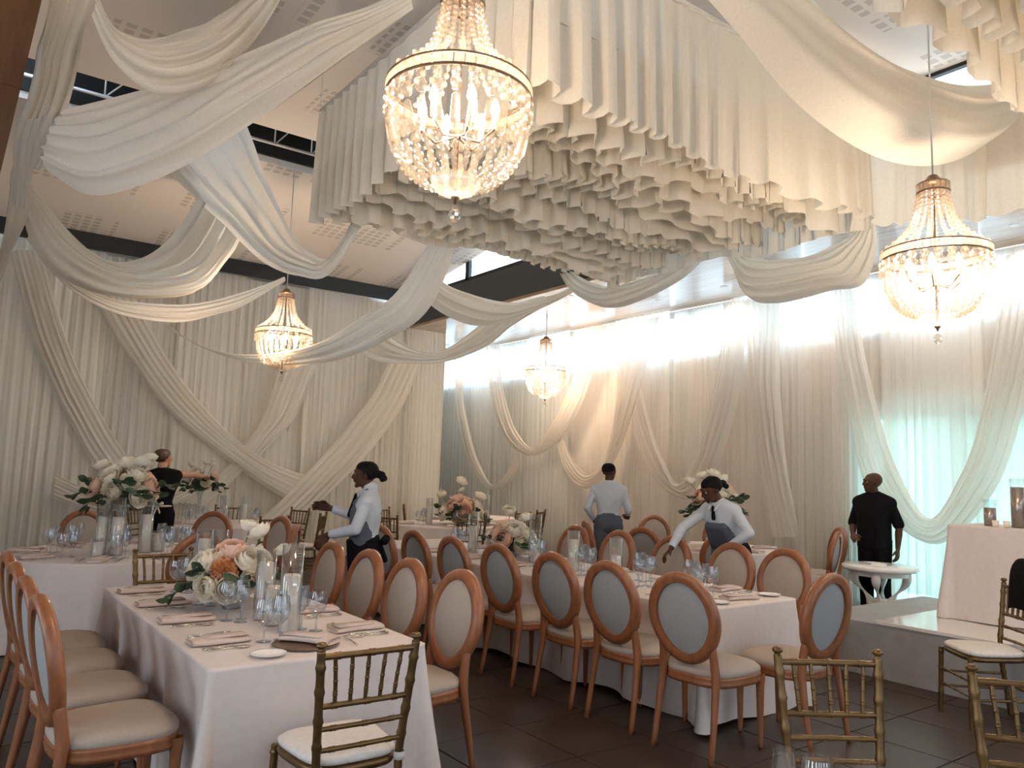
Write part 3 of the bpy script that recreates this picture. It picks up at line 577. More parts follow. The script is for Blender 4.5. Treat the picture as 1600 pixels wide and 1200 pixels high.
def chiavari():
    t = empty('chiavari_chair')
    def bp(x, z): return (x*(1+.16*(z-.46)/.46), -.195-(z-.46)*.13, z)
    for s in (-1, 1):
        pts = [(s*.17, -.25, 0), (s*.168, -.215, .25), (s*.17, -.195, .46), bp(s*.17, .7), bp(s*.17, .90)]
        q = bamboo(pts, .0165, 10, (.12, .3, .36, .58, .68, .8, .9)).build('rear_post', 'gold', t)
        x, y, z = bp(s*.17, .9); MB().lathe([(.016, 0), (.011, .006), (.012, .010), (.020, .016), (.021, .024), (.014, .032), (.001, .034)], 12, (x, y, z-.002)).build('finial', 'gold', q)
        bamboo([(s*.205, .205, 0), (s*.2, .2, .22), (s*.195, .195, .44)], .0165, 10, (.3, .34, .65, .9)).build('front_leg', 'gold', t)
        for z in (.18, .28): bamboo([(s*.19, .2, z), (s*.175, 0, z), (s*.168, -.215, z)], .009, 6, (.2, .5, .8)).build('stretcher', 'gold', t)
    for z, r in ((.875, .0125), (.69, .0115), (.605, .010), (.525, .010)): bamboo([bp(-.17, z), (0, bp(0, z)[1]-.004, z), bp(.17, z)], r, 8, (.18, .22, .5, .54, .78, .82)).build('rail', 'gold', t)
    for k in range(5):
        x = (-.115+k*.0575); P = [bp(x*1.05, .875), bp(x, .78), bp(x*.98, .69)]
        bamboo(P, .0085, 6, (.25, .3, .5, .7, .75)).build('spindle', 'gold', t)
    for y, z in ((.2, .2), (.2, .3), (-.22, .22)): bamboo([(-.19, y, z), (0, y, z), (.19, y, z)], .009, 6, (.3, .5, .7)).build('stretcher', 'gold', t)
    def so(th, k=0):
        c, s = math.cos(th), math.sin(th); e = .5; x = (abs(c)**e)*(1 if c > 0 else -1); y = (abs(s)**e)*(1 if s > 0 else -1)
        return x*(.195+.022*y+k), y*(.2+k)
    pr = [(-.03, .425), (.004, .425), (.01, .44), (.004, .455), (-.03, .455)]
    MB().grid(lambda u, v: (*so(u*TAU, pr[int(round(v*4))][0]), pr[int(round(v*4))][1]), 40, 5, True).build('seat_frame', 'gold', t)
    sp = [(-.02, .455), (.004, .462), (.008, .478), (-.01, .492), (-.06, .5), (-.17, .503)]
    sc_ = MB().grid(lambda u, v: (*so(u*TAU, sp[int(round(v*5))][0]), sp[int(round(v*5))][1]), 40, 6, True); sc_.f.append([5+6*k for k in range(40)]); sc_.build('seat_cushion', 'cushion', t)
    b = MB()
    for s in (-1, 1): b.lathe([(.021, .44), (.023, .455), (.021, .47)], 10, (s*.17, -.197, 0))
    b.build('cushion_tie', 'cushion', t); return t
PROTO = {'o': oval_chair(), 'c': chiavari()}
USED = {'o': False, 'c': False}
def chair(kind, x, y, face, label, group, z=0, clear=None):
    if clear:
        dx, dy = x-clear[0], y-clear[1]; d = math.hypot(dx, dy); k = max(1, (clear[2]+.30)/d); x, y = clear[0]+dx*k, clear[1]+dy*k
    if not USED[kind]: o = PROTO[kind]; USED[kind] = True
    else: o = dup(PROTO[kind])
    o.location = (x, y, z); o.rotation_euler = (0, 0, R(face-90)); return tag(o, label, 'chair', group)

# ================================================================== tables
ZT = .742
def rect_cloth(name, x0, x1, y0, y1, label, seed, indent=(), hem=.01, z0=0, zt=ZT, cat='tablecloth'):
    rnd = random.Random(seed); ph = [rnd.uniform(0, TAU) for _ in range(4)]; rc = .035; per = []
    def edge(ax, ay, bx, by, n, nx, ny):
        for k in range(n): f = k/n; per.append((ax+(bx-ax)*f, ay+(by-ay)*f, nx, ny, 0))
    def corner(cx, cy, a0):
        for k in range(8): a = a0+PI/2*k/8; per.append((cx+rc*math.cos(a), cy+rc*math.sin(a), math.cos(a), math.sin(a), math.sin(PI*(k+.01)/8)))
    nx = int((x1-x0)/.03); ny = int((y1-y0)/.03)
    edge(x1, y0+rc, x1, y1-rc, ny, 1, 0); corner(x1-rc, y1-rc, 0); edge(x1-rc, y1, x0+rc, y1, nx, 0, 1); corner(x0+rc, y1-rc, PI/2)
    edge(x0, y1-rc, x0, y0+rc, ny, -1, 0); corner(x0+rc, y0+rc, PI); edge(x0+rc, y0, x1-rc, y0, nx, 0, -1); corner(x1-rc, y0+rc, 1.5*PI)
    N = len(per); zs = [zt, zt-.004, zt-.015, zt-.06, zt*.8+z0*.2, zt*.62+z0*.38, zt*.45+z0*.55, zt*.28+z0*.72, zt*.12+z0*.88, z0+.004]
    mb = MB(); cx, cy = (x0+x1)/2, (y0+y1)/2
    for zi, z in enumerate(zs):
        for i, (x, y, a, b, cn) in enumerate(per):
            d = max(0, (zt-.02-z)/(zt-z0)); s = i*.03
            fold = d**.8*(.014+.013*math.sin(s*7.3+ph[0]+.6*math.sin(s*2))+.008*math.sin(s*17+ph[1]))+cn*.13*d**1.2
            if zi == 0: fold = -.012
            if zi == 9: fold += .012*math.sin(s*9+ph[2])
            for (ax, pos, side, dep) in indent:
                u = y if ax == 'x' else x; nn_ = a if ax == 'x' else b
                if nn_*side > .9: fold -= dep*math.exp(-((u-pos)/.27)**4)*min(1, max(0, (zt-.06-z)/.12))
            zz = z
            if zi == 9: zz = z0+hem+hem*.8*math.sin(s*5+ph[3])
            mb.v.append(Vector((x+a*fold-cx, y+b*fold-cy, zz)))
    for r in range(9):
        for i in range(N): j = (i+1) % N; mb.f.append([r*N+i, (r+1)*N+i, (r+1)*N+j, r*N+j])
    mb.f.append(list(range(N))); o = mb.build(name, 'cloth'); o.location = (cx, cy, 0)
    return tag(o, label, cat, 'blush linen tablecloths')
def rect_table(x0, x1, y0, y1, label, zt=ZT, z0=0):
    t = empty('banquet_table', ((x0+x1)/2, (y0+y1)/2, z0), 0, label, 'table'); w_, l_ = x1-x0-.06, y1-y0-.06; h = zt-z0
    MB().box((0, 0, h-.03), (w_, l_, .03)).build('table_top', 'wood', t, False)
    for a in (-1, 1):
        for b in (-1, 1): MB().box((a*(w_/2-.22), b*(l_/2-.25), (h-.045)/2), (.04, .04, h-.045)).build('leg', 'steel', t, False)
def round_cloth(cx, cy, r, label, seed):
    rnd = random.Random(seed); ph = [rnd.uniform(0, TAU) for _ in range(4)]; n = 120; zs = [ZT, ZT-.003, ZT-.016, ZT-.07, .58, .44, .3, .16, .06, .012]; mb = MB()
    for zi, z in enumerate(zs):
        for k in range(n):
            th = TAU*k/n; d = max(0, (ZT-.02-z)/ZT); f = d**.7*(.035+.035*math.sin(th*17+ph[0]+.7*math.sin(th*3+ph[1]))+.012*math.sin(th*31+ph[2]))
            if zi == 0: f = -.012
            mb.v.append(Vector(((r+f)*math.cos(th), (r+f)*math.sin(th), z)))
    for q in range(9):
        for k in range(n): k2 = (k+1) % n; mb.f.append([q*n+k, (q+1)*n+k, (q+1)*n+k2, q*n+k2])
    mb.f.append(list(range(n))); o = mb.build('tablecloth', 'cloth'); o.location = (cx, cy, 0); return tag(o, label, 'tablecloth', 'blush linen tablecloths')
def round_table(cx, cy, r, label):
    t = empty('round_table', (cx, cy, 0), 0, label, 'table')
    MB().lathe([(.001, ZT-.045), (r-.03, ZT-.045), (r-.03, ZT-.015), (.001, ZT-.015)], 40).build('table_top', 'wood', t)
    MB().lathe([(.3, 0), (.3, .02), (.05, .05), (.05, ZT-.05)], 20).build('pedestal', 'steel', t)
T1 = (.975, 2.0, 3.325, 5.76); T2 = (4.0, 5.03, 3.30, 8.15)
T1L = [3.74, 4.34, 4.92, 5.48]; T1R = [3.71, 4.30, 4.86, 5.46]
T2N = [3.12, 3.70, 4.26, 4.92, 5.58, 6.22, 6.86]; T2F = [3.78, 4.30, 4.98, 5.68, 6.34]
rect_cloth('tablecloth', *T1, 'blush linen cloth on the rectangular table with the peach carnation centrepiece', 1, [('x', p, 1, .11) for p in T1R]+[('x', p, -1, .05) for p in T1L])
rect_table(*T1, 'rectangular banquet table hidden under cloth, with the peach carnation centrepiece')
rect_cloth('tablecloth', *T2, 'blush linen cloth on the long table where the waitress bends over', 2, [('x', p, -1, .10) for p in T2N[1:]], .02)
rect_table(*T2, 'long banquet table hidden under cloth, where the waitress bends over')
TR = {'T3': (1.45, 7.92, .95, 'carrying the fullest tall bouquet beside the florist'), 'T4': (3.3, 11.1, .85, 'by the back wall where the florist arranges flowers'), 'T5': (6.5, 10.3, .9, 'with the pink roses between gold chairs'),
      'T6': (7.95, 11.75, .75, 'farthest, in the window corner'), 'T7': (7.65, 6.15, .8, 'between the bending waitress and the window wall'), 'T8': (1.08, .70, .8, 'carrying three wine glasses')}
for i, (k, (x, y, r, d)) in enumerate(TR.items()):
    round_cloth(x, y, r, 'blush floor-length cloth on the round table '+d, 10+i); round_table(x, y, r, 'round table hidden under cloth, '+d)
g1 = 'oval-back chairs'; g2 = 'gold chiavari chairs'
for k, y in enumerate(T1L): chair('o', .715, y, 3, 'oval-back chair on the soffit side of the carnation table, %s from the gold chair' % ORD[k], g1)
for k, y in enumerate(T1R): chair('o', 2.13, y, 180, 'oval-back chair on the aisle side of the carnation table, %s from the gold chair' % ORD[k], g1)
for k, y in enumerate(T2N): chair('o', 3.86, y, 0 if k else 4, 'oval-back wooden chair on the aisle side of the long table, %s from the stage end' % ORD[k], g1)
for k, y in enumerate(T2F): chair('o', 5.30, y, 180, 'oval-back chair on the bending waitress side of the long table, %s from the stage' % ORD[k], g1)
chair('o', 4.42, 2.98, 90, 'oval-back chair at the stage end of the long table', g1)
for x, y, d in ((.2, 8.0, 'under the timber soffit end'), (1.38, 9.25, 'against the backdrop side'), (2.42, 8.95, 'next to the florist'), (1.68, 6.73, 'backing on to the gold chair'), (2.55, 7.30, 'beside the aisle'), (2.78, 8.2, 'turned side-on to the aisle')):
    chair('o', x, y, math.degrees(math.atan2(7.92-y, 1.45-x)), 'oval-back wooden chair at the round bouquet table, '+d, g1, 0, TR['T3'])
for x, y, d in ((8.55, 6.78, 'against the window curtain'), (8.15, 7.42, 'farthest, past the bending waitress'), (8.02, 5.14, 'on its stage side'), (8.62, 5.42, 'nearest the man in black'), (6.75, 5.32, 'just past the bending waitress'), (6.5, 5.98, 'hidden behind the bending waitress'), (6.52, 6.75, 'in front of the white-shirted waiter')):
    chair('o', x, y, math.degrees(math.atan2(6.15-y, 7.65-x)), 'oval-back chair at the round table near the window, '+d, g1, 0, TR['T7'])
chair('o', 2.42, .62, 172, 'oval-back chair cut off by the frame, next to two gold chairs', g1)
chair('c', 1.42, 3.02, 88, 'gold chiavari chair with white cushion at the end of the carnation table', g2)
chair('c', 1.45, 6.02, 270, 'gold chiavari chair at the far end of the carnation table', g2)
chair('c', 2.72, 1.55, 234, 'gold chiavari chair standing behind the wine glasses', g2)
chair('c', 3.02, 1.02, 217, 'gold chiavari chair cut by the frame, beside the cut-off oval-back chair', g2)
chair('c', 5.86, 2.42, 140, 'gold chiavari chair with white cushion close to the stage, with a black jacket over it', g2)
SH = {'T4': 'by the backdrop', 'T5': 'with pink roses', 'T6': 'in the window corner'}
for T, L_ in (('T4', [(20, 'nearest the aisle'), (-35, 'facing the florist'), (-80, 'with its back to the rectangular table'), (70, 'against the backdrop'), (130, 'beside the backdrop drape'), (178, 'next to the tall vase')]),
              ('T5', [(200, 'beside the waitress side aisle'), (160, 'by the backdrop edge'), (110, 'behind its candles'), (250, 'in front of its roses'), (300, 'turned to the long table'), (0, 'nearest the window')]),
              ('T6', [(300, 'facing the corner'), (150, 'by the backdrop edge')])):
    cx, cy, r, d = TR[T]
    for ang, wd in L_:
        x, y = cx+(r+.28)*math.cos(R(ang)), cy+(r+.28)*math.sin(R(ang))
        chair('c', x, y, ang+180, 'gold chair at the round table '+SH[T]+', '+wd, g2)

# ================================================================== stage, head table, pedestal table
sg = empty('stage', (8.0, 0, 0), 0, 'low white stage with glossy top by the window wall', 'stage')
MB().box((-.7, .5, .215), (2.0, 7.0, .43)).build('riser', 'stage_face', sg, False, .004, 1)
for k in range(3): MB().box((-.7, 3.44-1.2*k-.62, .445), (2.02, 1.195, .03)).build('deck_panel', 'stage', sg, False, .003, 1)
MB().box((-.7, -1.3, .445), (2.02, 3.4, .03)).build('deck_panel', 'stage', sg, False, .003, 1)
rect_cloth('tablecloth', 7.0, 7.7, -.9, 3.16, 'white cloth on the raised head table with silver vases', 31, (), .004, .462, 1.24)
rect_table(7.0, 7.7, -.9, 3.16, 'head table hidden under cloth on the stage', 1.24, .462)
pt = empty('pedestal_table', (8.17, 4.38, 0), 0, 'small white round side table with carved scroll legs in front of the man in black', 'table')
MB().lathe([(.001, .655), (.36, .655), (.375, .67), (.375, .695), (.36, .705), (.001, .705)], 48).build('table_top', 'porcelain', pt)
MB().lathe([(.28, .60), (.29, .655)], 36, cap=False).build('apron_ring', 'porcelain', pt)
for k in range(4):
    a = TAU*k/4+.35; P = [(.27, .64), (.24, .52), (.14, .40), (.09, .30), (.13, .18), (.24, .08), (.30, .015)]
    pts = [Vector((r*math.cos(a), r*math.sin(a), z)) for r, z in P]; PP = [crom(pts, j/20) for j in range(21)]
    l = MB().tube(PP, [.03+.018*math.sin(j*.8) for j in range(21)], 8).build('leg', 'porcelain', pt)
    MB().ball((.26*math.cos(a), .26*math.sin(a), .55), .035, 8).ball((.27*math.cos(a), .27*math.sin(a), .10), .035, 8).build('scroll', 'porcelain', l)
MB().lathe([(.07, .24), (.09, .30), (.07, .36)], 16).capend(16).build('hub', 'porcelain', pt)
for k, (x, y, a, d) in enumerate(((8.12, 4.36, .4, 'open'), (8.3, 4.5, 1.2, 'folded'))):
    o = MB().box((0, 0, .002), (.2, .14, .003)).box((.0, .01, .005), (.19, .13, .003)).build('paper_sheet', 'paper', None, False); o.location = (x, y, .706); o.rotation_euler = (0, 0, a); tag(o, '%s white paper lying on the small carved side table' % d, 'paper')
# ================================================================== tableware
WINE = [(.034, 0), (.034, .003), (.006, .008), (.004, .02), (.004, .085), (.012, .095), (.032, .115), (.042, .145), (.042, .17), (.036, .205), (.033, .222)]
WATER = [(.036, 0), (.036, .003), (.006, .008), (.0045, .02), (.0045, .07), (.015, .08), (.042, .105), (.052, .14), (.050, .17), (.042, .20)]
FLUTE = [(.03, 0), (.03, .003), (.005, .008), (.004, .02), (.004, .09), (.012, .105), (.024, .14), (.027, .18), (.024, .232)]
GM = {}
for nm, pr in (('wine_glass', WINE), ('water_goblet', WATER), ('champagne_flute', FLUTE)): GM[nm] = MB().lathe(pr, 20).mesh(nm, 'stem_glass')
def glassware(kind, x, y, label, group, z=ZT+.001):
    o = link(kind, GM[kind]); o.location = (x, y, z); o.rotation_euler = (0, 0, random.uniform(0, 6)); return tag(o, label, 'glass', group)
def napkin_mesh():
    def fn(u, v):  # folded roll lying along Y, soft rounded section
        a = u*TAU; ca, sa = math.cos(a), math.sin(a); e = .55
        x = (abs(ca)**e)*(1 if ca > 0 else -1)*.058; z = (abs(sa)**e)*(1 if sa > 0 else -1)*.013+.014
        y = (v-.5)*.27; z += .004*math.sin(v*5+ca)*(z > .01); x *= 1+.05*math.sin(v*9)
        return (x+.012*math.sin(v*3), y, z)
    mb = MB().grid(fn, 24, 12, True); mb.f.append([12*k for k in range(24)]); mb.f.append([11+12*k for k in range(24)][::-1]); mb.box((.0, .02, .031), (.085, .2, .006)); return mb
NAPM = napkin_mesh().mesh('napkin', 'napkin')
FORKM = None
def cutlery_mesh(kind):
    mb = MB(); 
    if kind == 'fork':
        mb.tube([(0, -.10, .006), (0, -.03, .006), (0, .035, .008)], [.006, .004, .004], 6, 1, .5); mb.box((0, .045, .009), (.022, .025, .003))
        for k in range(4): mb.box((-.0095+k*.0063, .08, .010), (.003, .048, .003))
    elif kind == 'knife':
        mb.tube([(0, -.11, .006), (0, -.03, .006), (0, .0, .006)], [.007, .008, .006], 6, .6, 1); mb.tube([(0, 0, .006), (.002, .06, .006), (.004, .11, .006)], [.009, .010, .003], 6, .25, 1)
    else:
        mb.tube([(0, -.10, .006), (0, -.02, .005), (0, .04, .008)], [.006, .004, .004], 6, .5, 1); mb.ball((0, .065, .008), .02, 10, (1, 1.5, .3))
    return mb.mesh(kind, 'silver')
CM = {k: cutlery_mesh(k) for k in ('fork', 'knife', 'spoon')}
BREADM = MB().lathe([(.001, .004), (.05, .004), (.078, .012), (.08, .014), (.074, .010), (.05, .001), (.03, .0)], 36).mesh('bread_plate', 'porcelain')
def charger(x, y, label, group):
    c = empty('charger_plate', (x, y, ZT+.001), 0, label, 'plate', group)
    MB().lathe([(.001, .003), (.09, .003), (.15, .010), (.152, .008), (.09, .0)], 40).build('dish', 'glass', c)
    MB().lathe([(.148, .010), (.152, .013), (.155, .010), (.152, .007), (.148, .010)], 40).build('gilt_rim', 'bronze', c)
def put(kind, mesh, x, y, a, label, cat, group, dz=.0015):
    o = link(kind, mesh); o.location = (x, y, ZT+dz); o.rotation_euler = (0, 0, R(a)); return tag(o, label, cat, group)
def setting(x, y, a, where, tb, full=True, gl=True, far=False):
    """place setting; a = direction the diner faces (deg)."""
    f = Vector((math.cos(R(a)), math.sin(R(a)), 0)); r_ = Vector((f.y, -f.x, 0)); p = Vector((x, y, 0))
    q = p; put('napkin', NAPM, q.x, q.y, a-90+random.uniform(-4, 4), 'folded blush napkin '+where, 'napkin', 'napkins on '+tb)
    if not far:
        q = p-r_*.13; put('fork', CM['fork'], q.x, q.y, a-90, 'inner steel fork '+where, 'cutlery', 'forks on '+tb)
        q = p-r_*.165; put('fork', CM['fork'], q.x, q.y, a-90+2, 'outer steel fork '+where, 'cutlery', 'forks on '+tb)
        q = p+r_*.13; put('knife', CM['knife'], q.x, q.y, a-90, 'steel knife '+where, 'cutlery', 'knives on '+tb)
        q = p+r_*.16; put('spoon', CM['spoon'], q.x, q.y, a-90, 'steel spoon '+where, 'cutlery', 'spoons on '+tb)
    if gl:
        for kind, d, s in (('water_goblet', .185, .08), ('wine_glass', .235, .155), ('champagne_flute', .265, .075)):
            if far and kind == 'champagne_flute': continue
            q = p+f*d+r_*s; glassware(kind, q.x, q.y, {'water_goblet': 'round water goblet ', 'wine_glass': 'tall wine glass ', 'champagne_flute': 'slim champagne flute '}[kind]+where, kind.replace('_', ' ')+' set on '+tb)
tb1 = 'the carnation table'
for k, y in enumerate([3.80, 4.38, 4.93, 5.46]): setting(1.15, y, 0, 'on the carnation table soffit side, %s from the gold chair' % ORD[k], tb1)
for k, y in enumerate([3.76, 4.32, 4.88, 5.44]): setting(1.83, y, 180, 'on the carnation table aisle side, %s from the gold chair' % ORD[k], tb1)
charger(1.48, 3.56, 'clear glass charger with gilt rim in front of the gold chair', 'charger plates')
put('napkin', NAPM, 1.50, 3.57, 35, 'blush napkin lying across the glass charger by the gold chair', 'napkin', None, .013)
put('bread_plate', BREADM, 1.26, 3.44, 0, 'small white bread plate near the corner by the gold chair', 'plate', 'bread plates')
put('fork', CM['fork'], 1.69, 3.52, -8, 'steel fork beside the glass charger', 'cutlery', None)
tb2 = 'the long table'
for k, y in enumerate([3.78, 4.30, 4.98, 5.68, 6.34, 7.0]): setting(4.84, y, 180, 'on the long table waitress side, %s from the stage' % ORD[k], tb2, far=k > 2)
for k, y in enumerate([3.72, 4.30, 4.96, 5.6, 6.24, 6.9]): setting(4.19, y, 0, 'on the long table aisle side, %s from the stage' % ORD[k], tb2, far=k > 2)
put('napkin', NAPM, 4.58, 3.46, 78, 'blush napkin at the stage end of the long table', 'napkin', None)
put('bread_plate', BREADM, 4.93, 3.46, 0, 'white bread plate at the stage end corner of the long table', 'plate', 'bread plates')
put('bread_plate', BREADM, 4.30, 3.42, 0, 'white bread plate at the aisle corner of the long table', 'plate', 'bread plates')
for T in ('T3', 'T7', 'T4', 'T5'):
    cx, cy, r, d = TR[T]; nset = {'T3': 8, 'T7': 6, 'T4': 5, 'T5': 5}[T]
    for k in range(nset):
        a = TAU*k/nset+.4; setting(cx+(r-.19)*math.cos(a), cy+(r-.19)*math.sin(a), math.degrees(a)+180, {'T3': 'on the round bouquet table', 'T7': 'on the round table near the window', 'T4': 'on the round table by the backdrop', 'T5': 'on the round table with pink roses'}[T]+', %s place round from the aisle' % ORD[k], {'T3': 'the bouquet table', 'T7': 'the window-side table', 'T4': 'the backdrop table', 'T5': 'the rose table'}[T], far=T != 'T3')
for k, (x, y) in enumerate(((1.60, 1.09), (1.645, 1.035), (1.69, .93))): glassware(('champagne_flute', 'wine_glass', 'wine_glass')[k], x, y, ('slim flute', 'taller wine glass beside the flute', 'wine glass set apart')[k]+' rising at the bottom edge before the gold chair', 'glasses before the gold chairs')
# candles in hurricane glasses
def candle(x, y, h, r, H, label, z=ZT+.002, tall=True):
    c = empty('pillar_candle', (x, y, z+.006), 0, 'ivory pillar candle '+label, 'candle', 'pillar candles')
    MB().lathe([(r-.002, 0), (r, .004), (r, h-.006), (r-.005, h), (.008, h-.004), (.001, h-.006)], 28).build('wax', 'candle', c)
    MB().tube([(0, 0, h-.006), (.001, 0, h+.012)], .0015, 5).build('wick', 'black', c)
    o = MB().lathe([(r+.012, 0), (r+.014, .004), (r+.014, H), (r+.0125, H), (r+.0125, .005)], 32).build('hurricane_glass', 'glass'); o.location = (x, y, z); tag(o, 'clear hurricane glass around the candle '+label, 'vase', 'hurricane glasses')
for x, y, h, r, H, lb in ((1.51, 3.86, .215, .036, .33, 'tallest on the carnation table'), (1.50, 4.07, .15, .034, .17, 'shortest on the carnation table'), (1.51, 4.24, .23, .036, .28, 'just before the carnation flowers'),
                      (1.50, 5.40, .25, .036, .29, 'by the far gold chair end'), (1.52, 5.14, .16, .034, .31, 'low, behind the carnation flowers'),
                      (1.26, 7.72, .25, .04, .36, 'left-hand of the pair under the bouquet table flowers'), (1.36, 7.62, .25, .04, .38, 'right-hand of the pair under the bouquet table flowers'), (1.62, 7.74, .26, .04, .38, 'behind the vase on the bouquet table'), (1.2, 7.5, .1, .036, .12, 'shortest on the bouquet table'), (1.74, 7.82, .12, .05, .14, 'wide low one on the bouquet table'),
                      (4.56, 4.66, .13, .036, .24, 'nearest the stage on the long table'), (4.5, 5.12, .2, .036, .26, 'beside the bending waitress hand'), (4.58, 5.75, .12, .04, .33, 'before the long table flowers'), (4.52, 6.7, .2, .036, .3, 'after the long table flowers'),
                      (3.2, 10.75, .2, .036, .3, 'on the backdrop table'), (3.55, 11.0, .2, .036, .28, 'by the vase on the backdrop table'), (6.1, 10.25, .2, .036, .3, 'left of the pink roses'), (6.98, 10.0, .16, .036, .34, 'right of the pink roses')):
    candle(x, y, h*1.3, r*1.12, H*1.32, lb)
for k, (x, y, r, h, lb) in enumerate(((7.22, 2.90, .045, .22, 'short'), (7.22, 2.68, .055, .40, 'tall'), (7.2, 2.46, .055, .33, 'cut-off'))):
    v = empty('cylinder_vase', (x, y, 1.243), 0, lb+' silvery cylinder candle vase on the raised head table', 'vase', 'silver vases on the head table')
    MB().lathe([(r, 0), (r, h-.07), (.001, h-.07)], 24, flute=.03, fl=12).build('sleeve', 'glitter', v)
    MB().lathe([(r+.002, h-.07), (r+.012, h), (r+.01, h)], 24, cap=False).build('collar', 'glass', v)
for k, (x, y) in enumerate(((7.12, 2.82), (7.12, 2.56), (7.13, 2.74))):
    o = MB().lathe([(.022, 0), (.026, .05), (.024, .05), (.02, .006)], 16).build('votive_holder', 'candle'); o.location = (x, y, 1.243); tag(o, 'small ivory votive between the silver vases, %s from the head table end' % ORD[(0, 2, 1)[k]], 'candle', 'votives on the head table')

# ================================================================== flowers
def rose_mesh(name, m, seed, frill=0):
    rnd = random.Random(seed); mb = MB()
    rings = ((4, .32, 1.3, .55), (6, .58, 1.12, .75), (7, .80, .92, .85), (8, .96, .62, .85), (8, 1.06, .25, .8)) if not frill else ((8, .35, 1.2, .4), (13, .6, .95, .42), (17, .85, .65, .42), (20, 1.0, .3, .42), (20, 1.02, -.1, .4))
    for ring, (n, rad, lat, sz) in enumerate(rings):
        for k in range(n):
            a = TAU*k/n+ring*.55+rnd.uniform(-.12, .12); l = lat+rnd.uniform(-.08, .08); op = rnd.uniform(.0, .16)+(.10 if ring > 3 else 0)
            nu, nv = (5, 5) if not frill else (3, 4)
            def fn(u, v):   # petal hugging a cup, rolled outwards at its lip
                w_ = (u-.5)*1.5*sz/max(.3, rad)*(.35+.75*math.sin(PI*min(1, .12+v*.75)))
                ph = -1.1+(l+1.1)*v; r0 = rad*(.55+.45*v)*(1+op*v*v+(.10*math.sin(u*9+k) if frill else .02*math.sin(u*6+k))*v)-abs(u-.5)*.12*rad
                th = a+w_; return (r0*math.cos(ph)*math.cos(th), r0*math.cos(ph)*math.sin(th), r0*math.sin(ph)*1.0+.3)
            mb.grid(fn, nu, nv)
    mb.ball((0, 0, .25), .28, 8, (1, 1, 1.3)); return mb.mesh(name, m)
def pompon_mesh(name, m, seed, n=190):
    rnd = random.Random(seed); mb = MB(); mb.ball((0, 0, .1), .62, 10)
    for k in range(n):
        z = 1-1.45*(k+.5)/n; a = k*2.39996; q = math.sqrt(max(0, 1-z*z)); d = Vector((q*math.cos(a), q*math.sin(a), z)); d = (d+Vector((rnd.uniform(-.15, .15), rnd.uniform(-.15, .15), rnd.uniform(-.1, .2)))).normalized()
        s_ = d.cross(Vector((rnd.uniform(-1, 1), rnd.uniform(-1, 1), .6))).normalized(); b_ = d.cross(s_); L = rnd.uniform(.85, 1.1)
        mb.grid(lambda u, v: d*(.35+(L-.35)*v)+s_*((u-.5)*.30*(.4+.8*v))+b_*(.09*math.sin(u*PI)*v-.05+.05*v*math.sin(u*12)), 4, 3)
    return mb.mesh(name, m)
RM = {'white_rose': rose_mesh('white_rose', 'petal', 1), 'blush_rose': rose_mesh('blush_rose', 'blush', 2), 'peach_carnation': pompon_mesh('peach_carnation', 'peach', 3), 'white_lisianthus': rose_mesh('white_lisianthus', 'petal', 4)}
def sprig_mesh(seed, n=9, L=.17):
    rnd = random.Random(seed); mb = MB(); pts = [Vector((0, 0, 0)), Vector((L*.4, 0, .03)), Vector((L*.75, .02, .03)), Vector((L, .03, 0))]
    P = [crom(pts, k/8) for k in range(9)]
    for k in range(n):
        t = .25+.75*k/(n-1); c = crom(pts, t); a = (1 if k % 2 else -1)*rnd.uniform(.6, 1.2) if k < n-1 else 0; l = rnd.uniform(.045, .07); el = rnd.uniform(-.3, .4)
        d = Vector((math.cos(a)*math.cos(el), math.sin(a)*math.cos(el), math.sin(el))); s = d.cross(Vector((0, 0, 1))).normalized(); up_ = s.cross(d)
        ro = rnd.uniform(-1.2, 1.2); s, up_ = s*math.cos(ro)+up_*math.sin(ro), up_*math.cos(ro)-s*math.sin(ro)
        def fn(u, v): w_ = (u-.5)*.046*math.sin(PI*(v*.94+.03))**.75; return c+d*(v*l)+s*w_+up_*(-abs(w_)*.4-.012*v*v)
        mb.grid(fn, 3, 5)
    st = MB().tube(P, [.0022]*9, 5); return mb.mesh('leaf_cluster', 'leaf'), st.mesh('twig', 'stem')
SPR = [sprig_mesh(k) for k in range(4)]
